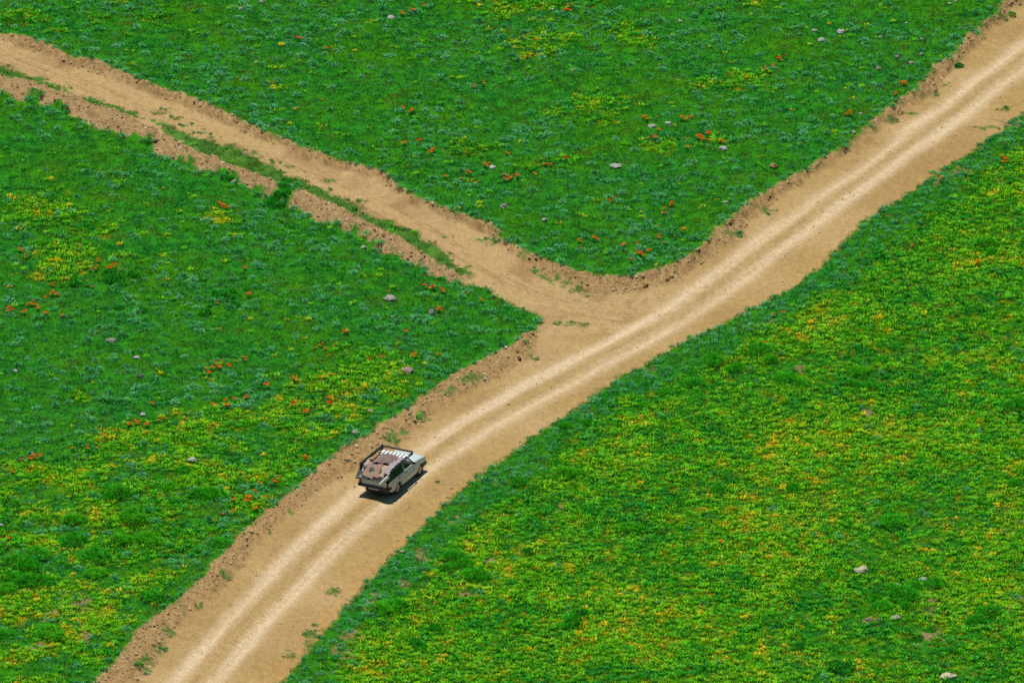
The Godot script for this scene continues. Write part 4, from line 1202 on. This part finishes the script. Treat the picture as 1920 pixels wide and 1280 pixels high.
func sheet(st: SurfaceTool, f: Callable, nu: int, nv: int, thick: float):
	# a cloth: both faces and a closed edge
	for layer in 2:
		for i in nu:
			for j in nv:
				var a: Vector3 = f.call(float(i) / nu, float(j) / nv)
				var b: Vector3 = f.call(float(i + 1) / nu, float(j) / nv)
				var c: Vector3 = f.call(float(i + 1) / nu, float(j + 1) / nv)
				var d: Vector3 = f.call(float(i) / nu, float(j + 1) / nv)
				var o := Vector3(0, -thick * layer, 0)
				if layer == 0: quad(st, a, b, c, d)
				else: quad(st, a + o, d + o, c + o, b + o)
	var o := Vector3(0, -thick, 0)
	for i in nu:
		for e in [0.0, 1.0]:
			var a: Vector3 = f.call(float(i) / nu, e)
			var b: Vector3 = f.call(float(i + 1) / nu, e)
			quad(st, a, b, b + o, a + o)
	for j in nv:
		for e in [0.0, 1.0]:
			var a: Vector3 = f.call(e, float(j) / nv)
			var b: Vector3 = f.call(e, float(j + 1) / nv)
			quad(st, a, b, b + o, a + o)

func cloth_mat(c: Color, seed_value: int) -> StandardMaterial3D:
	var m := mat(c, 0.95)
	m.albedo_texture = grain(seed_value, 0.03, 0.7, 1.0)
	m.uv1_triplanar = true
	m.uv1_scale = Vector3.ONE * 1.5
	return m

func stowed(called: String, st: SurfaceTool, m: Material, xf: Transform3D, label: String, category: String, group := ""):
	var o := part(called, st, m, self)
	o.transform = xf
	tag(o, label, category, group)
	return o

func wave(u: float, v: float, k: float, amp: float) -> float:
	return noise.get_noise_2d(u * k, v * k + 500.0) * amp

func build_load(xf: Transform3D):
	# long mats lying on the slats and sticking out behind
	var mats := [[-0.66, 0.27, 0.9, 2.28, 0.46, Color(0.50, 0.42, 0.41), "pale pinkish mat at the left of the roof load, sticking out behind"],
		[-0.41, 0.28, 0.55, 2.20, 0.44, Color(0.40, 0.28, 0.22), "rust-brown mat second from left in the car's roof load"],
		[-0.16, 0.29, 0.55, 2.24, 0.42, Color(0.36, 0.27, 0.265), "dull brown mat in the middle of the car's roof load"],
		[0.09, 0.28, 0.60, 2.18, 0.42, Color(0.42, 0.25, 0.20), "reddish mat right of the middle in the car's roof load"],
		[0.33, 0.27, 0.40, 2.12, 0.40, Color(0.52, 0.43, 0.36), "sandy mat at the right of the car's roof load"]]
	for i in mats.size():
		var q: Array = mats[i]
		var st := begin()
		var f := func(u: float, v: float) -> Vector3:
			var z: float = lerpf(q[2], q[3], v)
			return Vector3(q[0] + (u - 0.5) * q[1] + wave(v * 3.0, i * 9.0, 1.0, 0.03), 1.545 + (i % 2) * 0.035 + wave(u * 2.0 + i * 5.0, v * 8.0, 1.0, 0.05) - q[4] * smoothstep(1.55, 2.3, z) - 0.03 * pow(absf(u * 2.0 - 1.0), 2.0), z)
		sheet(st, f, 6, 24, 0.045)
		stowed("rolled_mat", st, cloth_mat(q[5], 200 + i), xf, q[6], "mat")
	var st := begin()
	var tarp := func(u: float, v: float) -> Vector3:
		var hang := smoothstep(0.75, 1.0, v)
		return Vector3(lerpf(-0.86, 0.48, u), 1.475 + wave(u * 6.0, v * 4.0, 1.0, 0.02) - 0.07 * hang - 0.40 * smoothstep(0.0, 1.0, v), lerpf(1.66, 2.31, v) - 0.02 * hang + 0.10 * (0.5 - u) * v)
	sheet(st, tarp, 18, 14, 0.012)
	stowed("tarpaulin", st, mat(Color(0.022, 0.032, 0.03), 0.7), xf, "dark tarpaulin edge hanging under the rear end of the roof load", "tarpaulin")
	st = begin()
	var brown := func(u: float, v: float) -> Vector3:
		var x := lerpf(-0.33, 0.50, u) + 0.10 * (v - 0.4) * (0.5 - u)
		var z := lerpf(0.46, 1.66, v) - 0.30 * u * smoothstep(0.3, 1.0, v) + wave(u * 4.0, 3.0, 1.0, 0.06)
		var crease := 0.05 * exp(-pow((u - 0.42 - 0.1 * v) / 0.06, 2.0))
		return Vector3(x, 1.60 + 0.06 * sin(u * PI) + wave(u * 3.0, v * 4.0, 1.4, 0.07) - crease, z)
	sheet(st, brown, 24, 28, 0.03)
	stowed("brown_blanket", st, cloth_mat(Color(0.25, 0.18, 0.185), 220), xf, "mauve-brown blanket folded over the middle of the roof load", "blanket")
	st = begin()
	for k in 12:
		var z0 := 0.42 + k * 0.085
		tube(st, Vector3(-0.52 + 0.004 * k, 1.63 + wave(k, 1.0, 2.0, 0.02), z0), Vector3(-0.516 + 0.004 * k, 1.63 + wave(k + 1, 1.0, 2.0, 0.02), z0 + 0.087), 0.085 + 0.008 * sin(k * 2.3), 10, 0.085 + 0.008 * sin(k * 2.3 + 2.3))
	var rug = stowed("rolled_rug", st, cloth_mat(Color(0.50, 0.34, 0.15), 221), xf, "tan rolled rug lying along the left side of the roof load", "rug")
	for z0 in [0.60, 0.92]:
		st = begin()
		tube(st, Vector3(-0.514, 1.63, z0), Vector3(-0.514, 1.63, z0 + 0.045), 0.098, 10)
		part("strap", st, mat(Color(0.16, 0.075, 0.035), 0.9), rug)
	st = begin()
	var mauve := func(u: float, v: float) -> Vector3:
		var z := lerpf(0.44, 2.06, v)
		var x := lerpf(0.48, 0.77, minf(u * 1.2, 1.0))
		var drop := maxf(0.0, u - 0.84) * 0.5
		return Vector3(x + wave(u * 2.0, v * 9.0, 1.0, 0.02), 1.585 + wave(u * 3.0 + 8.0, v * 9.0, 1.0, 0.05) - drop - smoothstep(1.5, 2.1, z) * 0.16, z)
	sheet(st, mauve, 12, 36, 0.014)
	stowed("mauve_cloth", st, cloth_mat(Color(0.44, 0.36, 0.44), 222), xf, "lilac cloth draped along the right rail of the roof rack", "cloth")
	st = begin()
	var white := func(u: float, v: float) -> Vector3:
		# a bundle rolled round its own length
		var a := u * TAU
		var r := 0.115 + wave(u * 2.0, v * 3.0, 1.0, 0.03) + 0.02 * sin(v * PI)
		var c := Vector3(0.77, 1.30, 2.13).lerp(Vector3(0.40, 0.86, 2.28), v)
		return c + Vector3(cos(a) * 0.7, sin(a) * 0.6, sin(a) * 0.35 + cos(a) * 0.3) * r
	sheet(st, white, 14, 14, 0.004)
	stowed("white_bundle", st, cloth_mat(Color(0.76, 0.74, 0.80), 223), xf, "white cloth bundle hanging over the car's rear right corner", "cloth bundle")
	st = begin()
	tube(st, Vector3(0.72, 1.46, 1.90), Vector3(0.75, 1.34, 2.10), 0.014, 6)
	tube(st, Vector3(0.66, 1.46, 1.92), Vector3(0.66, 1.24, 2.14), 0.012, 6)
	stowed("tie_rope", st, mat(Color(0.45, 0.40, 0.42), 0.9), xf, "pale rope holding the white bundle to the roof load", "rope")

# ---------------------------------------------------------------- scene
func _ready():
	var cam := Camera3D.new()
	cam.name = "camera"
	cam.fov = 3.12534
	cam.near = 5.0
	cam.far = 20000.0
	cam.position = Vector3(0.0, 244.042, 548.127)
	add_child(cam)
	cam.look_at_from_position(cam.position, Vector3.ZERO, Vector3.UP)
	cam.current = true
	var sky_m := ProceduralSkyMaterial.new()
	sky_m.sky_top_color = Color(0.20, 0.39, 0.50)
	sky_m.sky_horizon_color = Color(0.52, 0.63, 0.65)
	sky_m.sky_curve = 0.12
	sky_m.ground_bottom_color = Color(0.08, 0.16, 0.05)
	sky_m.ground_horizon_color = Color(0.45, 0.55, 0.6)
	sky_m.sun_angle_max = 4.0
	var sky := Sky.new()
	sky.sky_material = sky_m
	var env := Environment.new()
	env.background_mode = Environment.BG_SKY
	env.sky = sky
	env.tonemap_mode = Environment.TONE_MAPPER_LINEAR
	env.tonemap_exposure = 1.0
	env.sdfgi_enabled = true
	env.ssao_enabled = true
	env.ssil_enabled = true
	var we := WorldEnvironment.new()
	we.name = "environment"
	we.environment = env
	add_child(we)
	var sun := DirectionalLight3D.new()
	sun.name = "sun"
	sun.light_color = Color(1.0, 0.96, 0.88)
	sun.light_energy = 1.6
	sun.light_angular_distance = 0.5
	sun.shadow_enabled = true
	add_child(sun)
	sun.look_at_from_position(Vector3.ZERO, Vector3(0.14, -1.0, 0.06), Vector3.FORWARD)

	noise.seed = 4
	noise.frequency = 0.5
	noise.noise_type = FastNoiseLite.TYPE_SIMPLEX_SMOOTH
	noise.fractal_type = FastNoiseLite.FRACTAL_NONE
	rng.seed = 20240611
	bush_mat = vmat(0.7, Color(0.08, 0.16, 0.03))
	stem_mat = mat(Color(0.10, 0.09, 0.04), 0.9)

	build_ground()
	build_car()
	build_bushes()
	build_stones()
	build_poppies()
	build_sage()
	build_leafy()
	build_grass()
	build_weeds()
	build_gravel()
